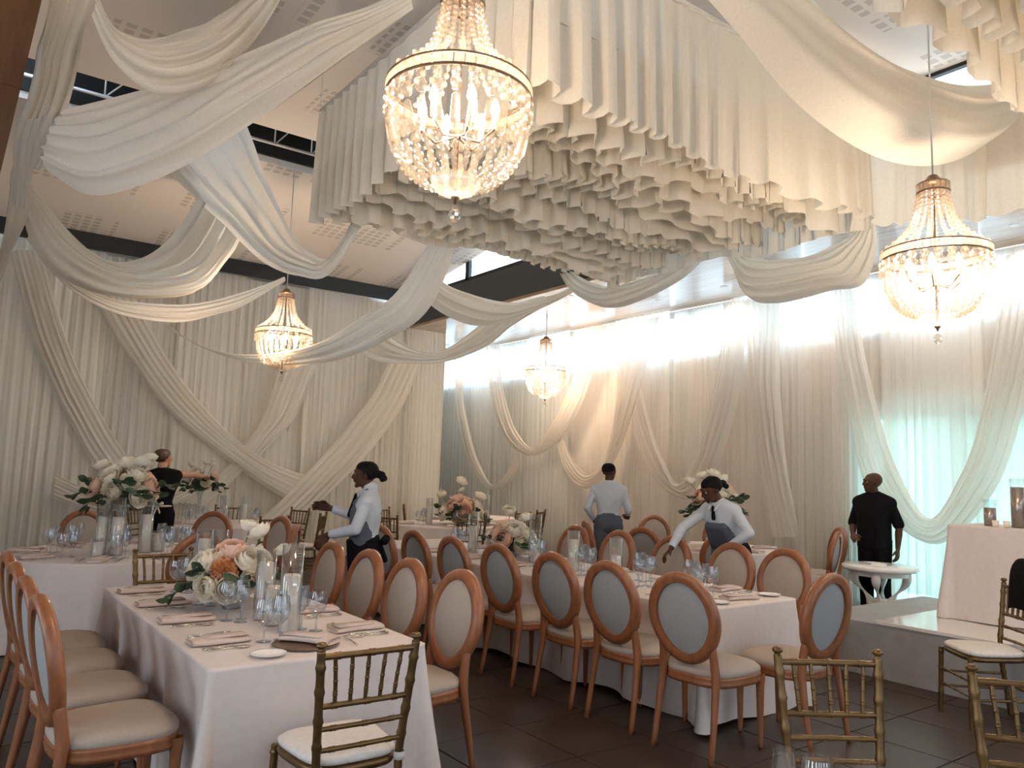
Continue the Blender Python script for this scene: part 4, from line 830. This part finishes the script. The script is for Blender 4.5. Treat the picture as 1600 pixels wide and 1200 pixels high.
def flowers(loc, rad, hgt, blooms, nsprig, label, seed, sprays=(), size=.055, low=-.1, group='flower arrangements'):
    rnd = random.Random(seed); c = empty('flower_arrangement', loc, 0, label, 'flowers', group)
    MB().ball((0, 0, hgt*.3), rad*.62, 12, (1, 1, .75*hgt/rad)).build('moss_core', 'leaf', c)
    N = len(blooms)
    for k, b in enumerate(blooms):
        if isinstance(b, tuple): kind, th, ph, s = b
        else: kind = b; ph = math.acos(1-(k+.5)/N*1.15); th = k*2.39996+seed; s = size*rnd.uniform(.85, 1.15)
        d = Vector((math.sin(ph)*math.cos(th), math.sin(ph)*math.sin(th), math.cos(ph))); o = link(kind, RM[kind], c)
        o.location = Vector((d.x*rad*.85, d.y*rad*.85, hgt*.3+d.z*hgt*.75)); o.rotation_euler = d.to_track_quat('Z', 'Y').to_euler(); o.scale = (s,)*3
    for k in range(nsprig):
        th = k*2.39996+1.1; el = rnd.uniform(-.35, .55) if loc[2] < 1 else rnd.uniform(-.6, .5); lm, sm = SPR[k % 4]; o = link('leaf_sprig', lm, c); o.location = (math.cos(th)*rad*.5, math.sin(th)*rad*.5, hgt*.3+low*.2); o.rotation_euler = (0, -el, th); s = rnd.uniform(.8, 1.15)*rad/.18; o.scale = (s,)*3
        link('twig', sm, o)
    for (x, y, z, kind, s) in sprays:
        MB().tube([(x*.3, y*.3, hgt*.3), (x*.7, y*.7, z*.7), (x, y, z)], .003, 5).build('flower_stem', 'stem', c); o = link(kind, RM[kind], c); o.location = (x, y, z); o.scale = (s,)*3; o.rotation_euler = (rnd.uniform(-.6, .6), rnd.uniform(-.6, .6), 0)
    return c
def low_bowl(x, y, label):
    o = MB().lathe([(.05, 0), (.055, .01), (.085, .06), (.09, .085), (.082, .085), (.05, .012)], 28).build('flower_bowl', 'linen'); o.location = (x, y, ZT+.001); tag(o, label, 'vase', 'low flower bowls')
VIEW = math.atan2(-.80, -.59)  # side of the arrangements turned to the entrance
def trumpet(x, y, h, label):
    o = MB().lathe([(.085, 0), (.085, .006), (.03, .02), (.018, .06), (.016, h*.5), (.03, h*.75), (.075, h), (.072, h), (.027, h*.75), (.013, h*.5)], 24).build('trumpet_vase', 'glass'); o.location = (x, y, ZT+.001); tag(o, label, 'vase', 'tall trumpet vases')
W, B_, L_ = 'white_rose', 'blush_rose', 'white_lisianthus'
low_bowl(1.47, 4.66, 'low grey bowl under the peach carnation centrepiece')
v = VIEW
flowers((1.47, 4.66, ZT+.085), .22, .22, [('peach_carnation', v, 1.05, .075), (B_, v+.15, .35, .08), (W, v-.85, 1.05, .085), (W, v+.85, .8, .08), (W, v+.2, 1.6, .075), (W, v-.35, 1.6, .07), (L_, v-.55, .55, .06), (L_, v+1.5, .9, .065), (W, v+2.5, .9, .08), (B_, v+3.3, .8, .075), (L_, v+.75, 1.45, .06), (W, v+4.3, 1.0, .07), (L_, v-1.4, 1.2, .06)], 9,
        'white rose and peach carnation centrepiece with trailing dark leaves', 11, [(.09, .05, .36, L_, .055), (.15, .0, .33, W, .06), (.24, -.14, .24, L_, .045)])
low_bowl(4.6, 6.15, 'low grey bowl under the white and blush centrepiece of the long table')
flowers((4.6, 6.15, ZT+.075), .20, .2, [W, B_, W, W, B_, L_, W, B_, W, W, L_, B_, W], 8, 'white and blush rose centrepiece on the long table', 12, [(.0, .05, .36, L_, .06), (.1, -.1, .3, W, .06)], .085)
trumpet(1.45, 7.92, .46, 'tall clear trumpet vase on the round bouquet table')
flowers((1.45, 7.92, ZT+.46), .26, .24, [B_, W, W, B_, W, B_, W, L_, W, B_, B_, W, L_, W, B_, W], 14, 'full white and blush bouquet with dark leaves raised on a trumpet vase', 13, [(-.18, .13, .30, L_, .07), (.12, -.10, .33, W, .075), (.17, -.13, .38, L_, .06), (.0, 0, .32, W, .08)], .085)
trumpet(2.93, 10.95, .52, 'slim clear vase the florist is filling')
flowers((2.93, 10.95, ZT+.48), .2, .22, [W, L_, B_, W, L_, W], 13, 'sparse leafy white bouquet the florist is arranging', 14, [(-.12, .09, .30, L_, .06), (.12, -.08, .32, L_, .05), (.05, .0, .33, L_, .045)], .07)
low_bowl(6.55, 10.05, 'low grey bowl under the pink roses')
flowers((6.55, 10.05, ZT+.075), .27, .26, [B_, B_, W, B_, W, W, B_, B_, L_, W, B_], 14, 'pink and white roses with upright white stem on the far round table', 15, [(-.02, .02, .56, W, .085), (-.26, .18, .36, L_, .075), (.22, -.16, .34, W, .085), (.0, 0, .44, L_, .05)], .105)
trumpet(7.75, 6.2, .46, 'tall clear trumpet vase on the round window-side table')
flowers((7.75, 6.2, ZT+.42), .25, .28, [W, B_, W, W, L_, B_, W, W, L_, W], 20, 'tall white flowers with dark leaves behind the bending waitress', 16, [(-.02, .02, .44, L_, .075), (-.26, .19, .34, L_, .07), (.08, -.05, .36, W, .085), (-.13, .1, .42, L_, .06)], .09)
# black jacket slung over the chair by the stage
jk = empty('black_jacket', (5.98, 2.19, .06), R(50), 'black jacket slung over the gold chair close to the stage', 'jacket')
def jf(u, v):
    a = (v-.5)*2; x = (u-.62)*.44; w_ = .035+.02*math.sin(u*9); z = 1.04-.34*abs(a)**1.3-.05*(u-.5)**2*4-.03*math.sin(u*5); y = w_*math.tanh(a*4)+.03*a; return (x-.06, y, z)
MB().grid(jf, 20, 18).build('jacket_body', 'black_cloth', jk)
MB().tube([(.14-.2, -.07, 1.0), (.16-.2, -.09, .88), (.18-.2, -.10, .74)], [.05, .055, .045], 10).build('sleeve', 'black_cloth', jk)
# ================================================================== people
def hull_into(bm, sph):
    vs_ = []
    for (x, y, z, r) in sph:
        r3 = r if isinstance(r, tuple) else (r, r, r)
        for i in range(1, 8):
            ph = PI*i/8
            for k in range(12): th = TAU*k/12; vs_.append(bm.verts.new((x+r3[0]*math.sin(ph)*math.cos(th), y+r3[1]*math.sin(ph)*math.sin(th), z+r3[2]*math.cos(ph))))
        vs_.append(bm.verts.new((x, y, z+r3[2]))); vs_.append(bm.verts.new((x, y, z-r3[2])))
    res = bmesh.ops.convex_hull(bm, input=vs_)
    dead = {g for g in list(res['geom_interior'])+list(res['geom_unused']) if isinstance(g, bmesh.types.BMVert)}
    if dead: bmesh.ops.delete(bm, geom=list(dead), context='VERTS')
def blob(name, hulls, m, parent, voxel=.008, smooth=4):
    bm = bmesh.new()
    for h in hulls: hull_into(bm, h)
    me = bpy.data.meshes.new(name+'_raw'); bm.to_mesh(me); bm.free(); o = link(name, me)
    md = o.modifiers.new('r', 'REMESH'); md.mode = 'VOXEL'; md.voxel_size = voxel; md.use_smooth_shade = True
    sm = o.modifiers.new('s', 'SMOOTH'); sm.iterations = smooth; sm.factor = .5
    dg = bpy.context.evaluated_depsgraph_get(); nm = bpy.data.meshes.new_from_object(o.evaluated_get(dg)); nm.name = name
    o.modifiers.clear(); o.data = nm; bpy.data.meshes.remove(me); nm.materials.clear(); nm.materials.append(M[m])
    nm.polygons.foreach_set('use_smooth', [True]*len(nm.polygons)); o.parent = parent; return o
def cap(a, b, r1, r2): return [(*a, r1), (*b, r2)]
def mix(a, b, t): return tuple(a[i]+(b[i]-a[i])*t for i in range(3))
def hand_hulls(wr, d, nrm, s=1.0, curl=.5, side=1):
    """palm + five fingers; d = pointing direction, nrm = back-of-hand normal"""
    d = Vector(d).normalized(); n = Vector(nrm); n = (n-d*n.dot(d)).normalized(); l = d.cross(n)*side; w_ = Vector(wr); H = []
    P = lambda a, b, c: tuple(w_+d*a*s+l*b*s+n*c*s)
    H.append([(*P(.015, -.02, 0), .014*s), (*P(.015, .02, 0), .014*s), (*P(.085, -.032, 0), .012*s), (*P(.085, .032, 0), .012*s)])
    for k, (b, ln) in enumerate(((-.031, .062), (-.011, .074), (.010, .080), (.031, .070))):
        a0 = P(.085, b, 0); a1 = P(.085+ln*.45*math.cos(curl*.5), b*1.1, -ln*.45*math.sin(curl*.5)); c2 = curl*1.6
        a2 = tuple(Vector(a1)+d*(ln*.55*math.cos(c2)*s)-n*(ln*.55*math.sin(c2)*s)); H.append(cap(a0, a1, .0095*s, .009*s)); H.append(cap(a1, a2, .009*s, .0075*s))
    t0 = P(.03, .028, 0); t1 = P(.06, .055, -.012); t2 = P(.088, .058, -.03); H.append(cap(t0, t1, .013*s, .011*s)); H.append(cap(t1, t2, .011*s, .009*s)); return H
def head_hulls(c, f, up_=(0, 0, 1), s=1.0):
    f = Vector(f).normalized(); u = Vector(up_); u = (u-f*u.dot(f)).normalized(); r_ = f.cross(u); c = Vector(c)
    P = lambda a, b, d: tuple(c+f*a*s+r_*b*s+u*d*s)
    H = [[(*P(-.02, -.018, .03), .076*s), (*P(-.02, .018, .03), .076*s), (*P(.03, 0, .02), .066*s)],            # skull
         [(*P(.035, -.022, .02), .05*s), (*P(.035, .022, .02), .05*s), (*P(.055, -.014, -.065), .03*s), (*P(.055, .014, -.065), .03*s), (*P(-.01, 0, -.05), .045*s)],  # face, jaw
         [(*P(.088, 0, .025), .008*s), (*P(.108, 0, -.014), .013*s), (*P(.09, 0, -.018), .016*s)],              # nose
         [(*P(.082, -.03, .036), .012*s), (*P(.082, .03, .036), .012*s)],                                        # brow
         [(*P(.086, -.018, -.045), .010*s), (*P(.086, .018, -.045), .010*s), (*P(.094, 0, -.045), .010*s)],      # lips
         [(*P(.075, 0, -.085), .018*s)]]
    for sd in (-1, 1): H.append([(*P(-.01, sd*.082, .018), .012*s), (*P(-.012, sd*.078, -.022), .009*s)])
    return H, P
def person(name_label, loc, rz, J, skin, pieces, hairf, fdir, shoes='black_cloth', h=1.66, headup=(0, 0, 1), group=None):
    """J: joints in local metres (x right, y forward)."""
    p = empty('person', loc, rz, name_label, 'person', group)
    hh, P = head_hulls(J['head'], fdir, headup, 1.0)
    torso = [(J['pel'][0]-.075, *J['pel'][1:], (.085, .095, .10)), (J['pel'][0]+.075, *J['pel'][1:], (.085, .095, .10))]
    waist = [(*J['waist'], (.125, .095, .08))]
    chest = [(J['chest'][0]-.07, *J['chest'][1:], (.095, .10, .12)), (J['chest'][0]+.07, *J['chest'][1:], (.095, .10, .12))]
    shl = [(*J['shL'], .052), (*J['shR'], .052), (*J['neck'], (.07, .06, .05))]
    B = list(hh); B += [torso+waist, waist+chest, chest+shl]
    B.append(cap(J['neck'], mix(J['neck'], J['head'], .6), .055, .052))
    for s in 'LR':
        B += [cap(J['sh'+s], J['el'+s], .046, .038), cap(J['el'+s], mix(J['el'+s], J['wr'+s], .35), .038, .040), cap(mix(J['el'+s], J['wr'+s], .35), J['wr'+s], .040, .025)]
        B += hand_hulls(J['wr'+s], J['hd'+s], J.get('hn'+s, (0, 0, 1)), 1.0, J.get('curl', .5), 1 if s == 'L' else -1)
        B += [cap(J['hip'+s], J['kn'+s], .085, .058), cap(J['kn'+s], mix(J['kn'+s], J['an'+s], .3), .056, .056), cap(mix(J['kn'+s], J['an'+s], .3), J['an'+s], .056, .036)]
        a = J['an'+s]; B.append([(a[0], a[1]-.03, .045, .035), (a[0], a[1]+.06, .035, .035), (a[0], a[1]+.15, .025, .025)])
        blob('shoe', [[(a[0], a[1]-.04, .045, .042), (a[0], a[1]+.06, .04, .044), (a[0], a[1]+.16, .032, .032)], [(a[0], a[1]-.02, .01, (.04, .06, .01)), (a[0], a[1]+.1, .01, (.045, .09, .01))]], shoes, p, .009)
    blob('body', B, skin, p, .0055, 3)
    g = .014
    def grow(hs, e): return [[(*q[:3], tuple(r+e for r in q[3]) if isinstance(q[3], tuple) else q[3]+e) for q in h_] for h_ in hs]
    def arm(s, to, e=0):
        H = [cap(J['sh'+s], J['el'+s], .056+e, .048+e)]
        if to > 1: H.append(cap(J['el'+s], mix(J['el'+s], J['wr'+s], to-1), .048+e, .038+e))
        else: H = [cap(J['sh'+s], mix(J['sh'+s], J['el'+s], to), .06+e, .062+e)]
        return H
    for nm, kind, m_, arg in pieces:
        if kind == 'top':
            e, sl = arg; H = grow([torso+waist, waist+chest, chest+shl], e)
            if sl: H += arm('L', sl)+arm('R', sl)
            blob(nm, H, m_, p, .009, 3)
        elif kind == 'legs':
            H = grow([torso+[(*J['waist'][:2], J['waist'][2]-.03, (.12, .095, .05))]], .026)
            for s in 'LR': H += [cap(J['hip'+s], J['kn'+s], .105, .08), cap(J['kn'+s], (J['an'+s][0], J['an'+s][1], .05), .08, .066)]
            blob(nm, H, m_, p, .01, 3)
        elif kind == 'skirt':
            zb, wd = arg; H = grow([torso+waist], .018)+[[(J['pel'][0]-.07, *J['pel'][1:], .115), (J['pel'][0]+.07, *J['pel'][1:], .115), (J['pel'][0]-wd, J['pel'][1], zb, .07), (J['pel'][0]+wd, J['pel'][1], zb, .07)]]
            blob(nm, H, m_, p, .01, 3)
        elif kind == 'vest':
            e = arg; H = grow([torso+waist, waist+chest], e)+[grow([chest], e-.004)[0]+[(J['neck'][0]-.09, J['neck'][1]-.02, J['neck'][2]-.03, .05), (J['neck'][0]+.09, J['neck'][1]-.02, J['neck'][2]-.03, .05)]]
            blob(nm, H, m_, p, .009, 3)
        elif kind == 'free': blob(nm, arg, m_, p, .007, 3)
    hairf(p, P)
    for sd in (-1, 1):
        e = MB().ball(P(.078, sd*.032, .014), .012, 10).build('eye', 'eye', p); MB().ball(P(.0875, sd*.033, .014), .006, 8).build('iris', 'black', e)
    return p
def cropped(m_): return lambda p, P: blob('hair', [[(*P(-.026, -.018, .04), .077), (*P(-.026, .018, .04), .077), (*P(.02, 0, .046), .060)]], m_, p, .006)
def bun(m_, side=0, tail=True):
    def f(p, P):
        H = [[(*P(-.03, -.02, .035), .080), (*P(-.03, .02, .035), .080), (*P(.018, 0, .05), .066)]]
        if tail: H += [[(*P(-.13, 0, -.005), .036)], [(*P(-.15, .02, -.03), .028)], [(*P(-.14, -.025, -.035), .026)], cap(P(-.09, 0, .01), P(-.13, 0, 0), .035, .03)]
        blob('hair', H, m_, p, .006)
    return f
def base(h, lean=0, leanx=0):
    k = h/1.7
    J = {'pel': (0, 0, .93), 'waist': (0, .01, 1.08), 'chest': (0, .0, 1.26), 'neck': (0, -.01, 1.43), 'head': (0, .03, 1.585), 'shL': (-.17, -.01, 1.36), 'shR': (.17, -.01, 1.36),
         'elL': (-.225, -.03, 1.10), 'elR': (.225, -.03, 1.10), 'wrL': (-.23, .06, .87), 'wrR': (.23, .06, .87), 'hipL': (-.085, 0, .90), 'hipR': (.085, 0, .90),
         'knL': (-.095, .02, .49), 'knR': (.095, .02, .49), 'anL': (-.10, -.01, .08), 'anR': (.10, -.01, .08)}
    for n, v in J.items(): J[n] = (v[0]*k, v[1]*k, v[2]*k if not n.startswith('an') else v[2])
    J['hdL'] = (0, .2, -1); J['hdR'] = (0, .2, -1); J['hnL'] = (-1, 0, 0); J['hnR'] = (1, 0, 0)
    if lean:
        hz = J['pel'][2]
        for n in ('waist', 'chest', 'neck', 'head', 'shL', 'shR', 'elL', 'elR', 'wrL', 'wrR'):
            x, y, z = J[n]; a = lean*(.5 if n == 'waist' else 1); dz = z-hz; J[n] = (x+leanx*dz, y*math.cos(a)+dz*math.sin(a), hz+dz*math.cos(a)-y*math.sin(a)*.5)
    return J
def facing(dx, dy): return math.atan2(dy, dx)-PI/2
# florist, seen from behind, reaching to the leafy bouquet
J = base(1.72); J.update(shR=(.17, .0, 1.41), elR=(.32, .18, 1.42), wrR=(.42, .40, 1.40), hdR=(.35, .9, -.05), hnR=(0, 0, 1), elL=(-.2, .12, 1.13), wrL=(-.12, .33, 1.15), hdL=(.3, .9, .2), hnL=(0, 0, 1))
person('woman in black sleeveless dress with cream apron ties reaching into a bouquet', (2.22, 10.0, 0), facing(.35, .94), J, 'skin_light',
       [('dress', 'top', 'black_cloth', (.014, 0)), ('skirt', 'skirt', 'black_cloth', (.40, .09)), ('apron_band', 'free', 'apron', [[(-.06, .0, 1.045, (.095, .125, .022)), (.06, .0, 1.045, (.095, .125, .022))]]),
        ('apron_front', 'free', 'apron', [[(-.06, .10, 1.03, .035), (.09, .10, 1.03, .04), (-.08, .12, .55, .03), (.13, .10, .60, .04)]]),
        ('apron_bow', 'free', 'apron', [cap((0, -.14, 1.05), (.05, -.15, 1.08), .014, .02), cap((0, -.14, 1.05), (-.05, -.15, 1.08), .014, .02), cap((0, -.14, 1.05), (.03, -.15, .97), .010, .012), cap((0, -.14, 1.05), (-.03, -.15, .96), .010, .012)])],
       lambda p, P: blob('hair', [[(*P(-.03, -.02, .035), .082), (*P(-.03, .02, .035), .082), (*P(.02, 0, .05), .066)], [(*P(-.10, 0, .03), .045)]], 'hair_brown', p, .006), (.75, .66, 0))
# standing waitress in profile
J = base(1.62); J.update(elL=(-.23, .10, 1.10), wrL=(-.13, .33, 1.17), hdL=(.25, .9, .25), hnL=(-.3, -.2, 1), elR=(.22, -.05, 1.07), wrR=(.16, .19, 1.00), hdR=(-.1, .75, -.6), hnR=(.9, 0, .4))
J['elL'], J['wrL'] = (-.22, .06, 1.08), (-.10, .30, 1.02); J['elR'], J['wrR'] = (.23, .12, 1.16), (.20, .34, 1.22); J['hdR'] = (-.1, .9, .2); J['hdL'] = (0, .6, -.8); J['hnL'] = (-1, .1, .1)
person('waitress in pale shirt and slate waistcoat with black hair bun, standing behind chairs', (2.93, 5.92, 0), facing(-.83, .55), J, 'skin_dark',
       [('shirt', 'top', 'shirt', (.014, 1.82)), ('waistcoat', 'free', 'grey_cloth', [[(-.07, .035, 1.20, (.115, .10, .10)), (.07, .035, 1.20, (.115, .10, .10)), (-.06, .03, .96, (.115, .105, .08)), (.06, .03, .96, (.115, .105, .08))], cap((-.09, .09, 1.28), (-.085, .0, 1.385), .025, .02), cap((.09, .09, 1.28), (.085, .0, 1.385), .025, .02), cap((-.085, 0, 1.385), (0, -.10, 1.2), .02, .02), cap((.085, 0, 1.385), (0, -.10, 1.2), .02, .02)]),
        ('collar', 'free', 'shirt', [[(-.035, .0, 1.40, .04), (.035, .0, 1.40, .04), (0, -.02, 1.41, .06)], cap((-.04, .05, 1.38), (-.02, .085, 1.35), .016, .01), cap((.04, .05, 1.38), (.02, .085, 1.35), .016, .01)]),
        ('tie', 'free', 'black_cloth', [cap((0, .10, 1.35), (0, .145, 1.18), .014, .022)]), ('trousers', 'legs', 'black_cloth', None), ('apron', 'free', 'black_cloth', [[(-.09, .03, .98, (.08, .12, .03)), (.09, .03, .98, (.08, .12, .03)), (-.13, .04, .45, .05), (.13, .04, .45, .05)]]),
        ('apron_bow', 'free', 'black_cloth', [cap((0, -.12, .96), (.05, -.16, .99), .02, .035), cap((0, -.12, .96), (-.05, -.16, .98), .02, .035), cap((0, -.12, .95), (.02, -.16, .82), .015, .025)])],
       bun('hair'), (0, 1, -.05))
# waiter seen from behind
J = base(1.72); J.update(elR=(.25, .0, 1.13), wrR=(.24, .22, 1.06), hdR=(-.1, .9, -.2), hnR=(.3, 0, 1), elL=(-.27, -.06, 1.14), wrL=(-.19, .10, .98), hdL=(.4, .8, -.4), hnL=(-.8, 0, .5))
person('waiter in white shirt and dark trousers seen from behind, head turned to the window', (7.02, 7.32, 0), facing(.72, .69), J, 'skin_dark',
       [('shirt', 'top', 'shirt', (.016, 1.8)), ('collar', 'free', 'shirt', [[(-.03, -.01, 1.45, .045), (.03, -.01, 1.45, .045)]]), ('trousers', 'legs', 'grey_cloth', None), ('apron', 'free', 'grey_cloth', [[(-.09, .05, 1.0, (.09, .12, .03)), (.09, .05, 1.0, (.09, .12, .03)), (-.13, .07, .45, .05), (.13, .07, .45, .05)]])], cropped('hair'), (.45, .89, -.12))
# bending waitress
J = base(1.64, .42); sh = J['shR']; J.update(elR=(.24, .42, 1.10), wrR=(.17, .62, .93), hdR=(0, .75, -.6), hnR=(.5, .2, .9), elL=(-.36, .20, 1.10), wrL=(-.19, .28, .96), hdL=(.8, .2, -.5), hnL=(-.3, .8, .3))
hx = J['head']; J['head'] = (hx[0], hx[1]+.0, hx[2]-.0)
person('waitress in pale shirt, black tie and slate bib apron bending over the long table', (6.02, 4.62, 0), facing(-.90, .06), J, 'skin_dark',
       [('shirt', 'top', 'shirt', (.016, 1.85)), ('bib_apron', 'free', 'grey_cloth', [[(J['chest'][0]-.085, J['chest'][1]+.075, J['chest'][2]-.06, .055), (J['chest'][0]+.085, J['chest'][1]+.075, J['chest'][2]-.06, .055), (-.10, .12, .98, .06), (.10, .12, .98, .06)], [(-.12, .09, .95, .05), (.12, .09, .95, .05), (-.14, .06, .45, .05), (.14, .06, .45, .05)],
        cap((-.10, J['chest'][1]+.08, J['chest'][2]), (-.085, J['neck'][1]-.02, J['neck'][2]+.01), .02, .018), cap((.10, J['chest'][1]+.08, J['chest'][2]), (.085, J['neck'][1]-.02, J['neck'][2]+.01), .02, .018)]),
        ('collar', 'free', 'shirt', [[(-.035, J['neck'][1], J['neck'][2]+.01, .045), (.035, J['neck'][1], J['neck'][2]+.01, .045)], cap((-.05, J['neck'][1]+.05, J['neck'][2]), (-.035, J['neck'][1]+.09, J['neck'][2]-.06), .02, .012), cap((.05, J['neck'][1]+.05, J['neck'][2]), (.035, J['neck'][1]+.09, J['neck'][2]-.06), .02, .012)]),
        ('tie', 'free', 'black_cloth', [cap((0, J['neck'][1]+.075, J['neck'][2]-.03), (0, J['chest'][1]+.125, J['chest'][2]+.02), .015, .022)]), ('trousers', 'legs', 'black_cloth', None)],
       bun('hair', 0, True), (.25, .80, -.45), headup=(0, .4, 1))
# man in black
J = base(1.68); J.update(elR=(.25, -.02, 1.09), wrR=(.17, .17, .98), hdR=(-.5, .75, -.2), hnR=(.5, 0, .8), elL=(-.25, -.05, 1.10), wrL=(-.26, .03, .86))
person('man in black short-sleeved shirt and trousers standing before the window curtain', (8.60, 4.66, 0), facing(-.97, -.1), J, 'skin_dark',
       [('shirt', 'top', 'black_cloth', (.028, .92)), ('shirt_tail', 'free', 'black_cloth', [[(-.075, .01, 1.2, (.11, .12, .12)), (.075, .01, 1.2, (.11, .12, .12)), (-.075, .01, .86, (.11, .125, .05)), (.075, .01, .86, (.11, .125, .05))]]), ('trousers', 'legs', 'black_cloth', None)], cropped('skin_dark'), (.62, .78, 0))
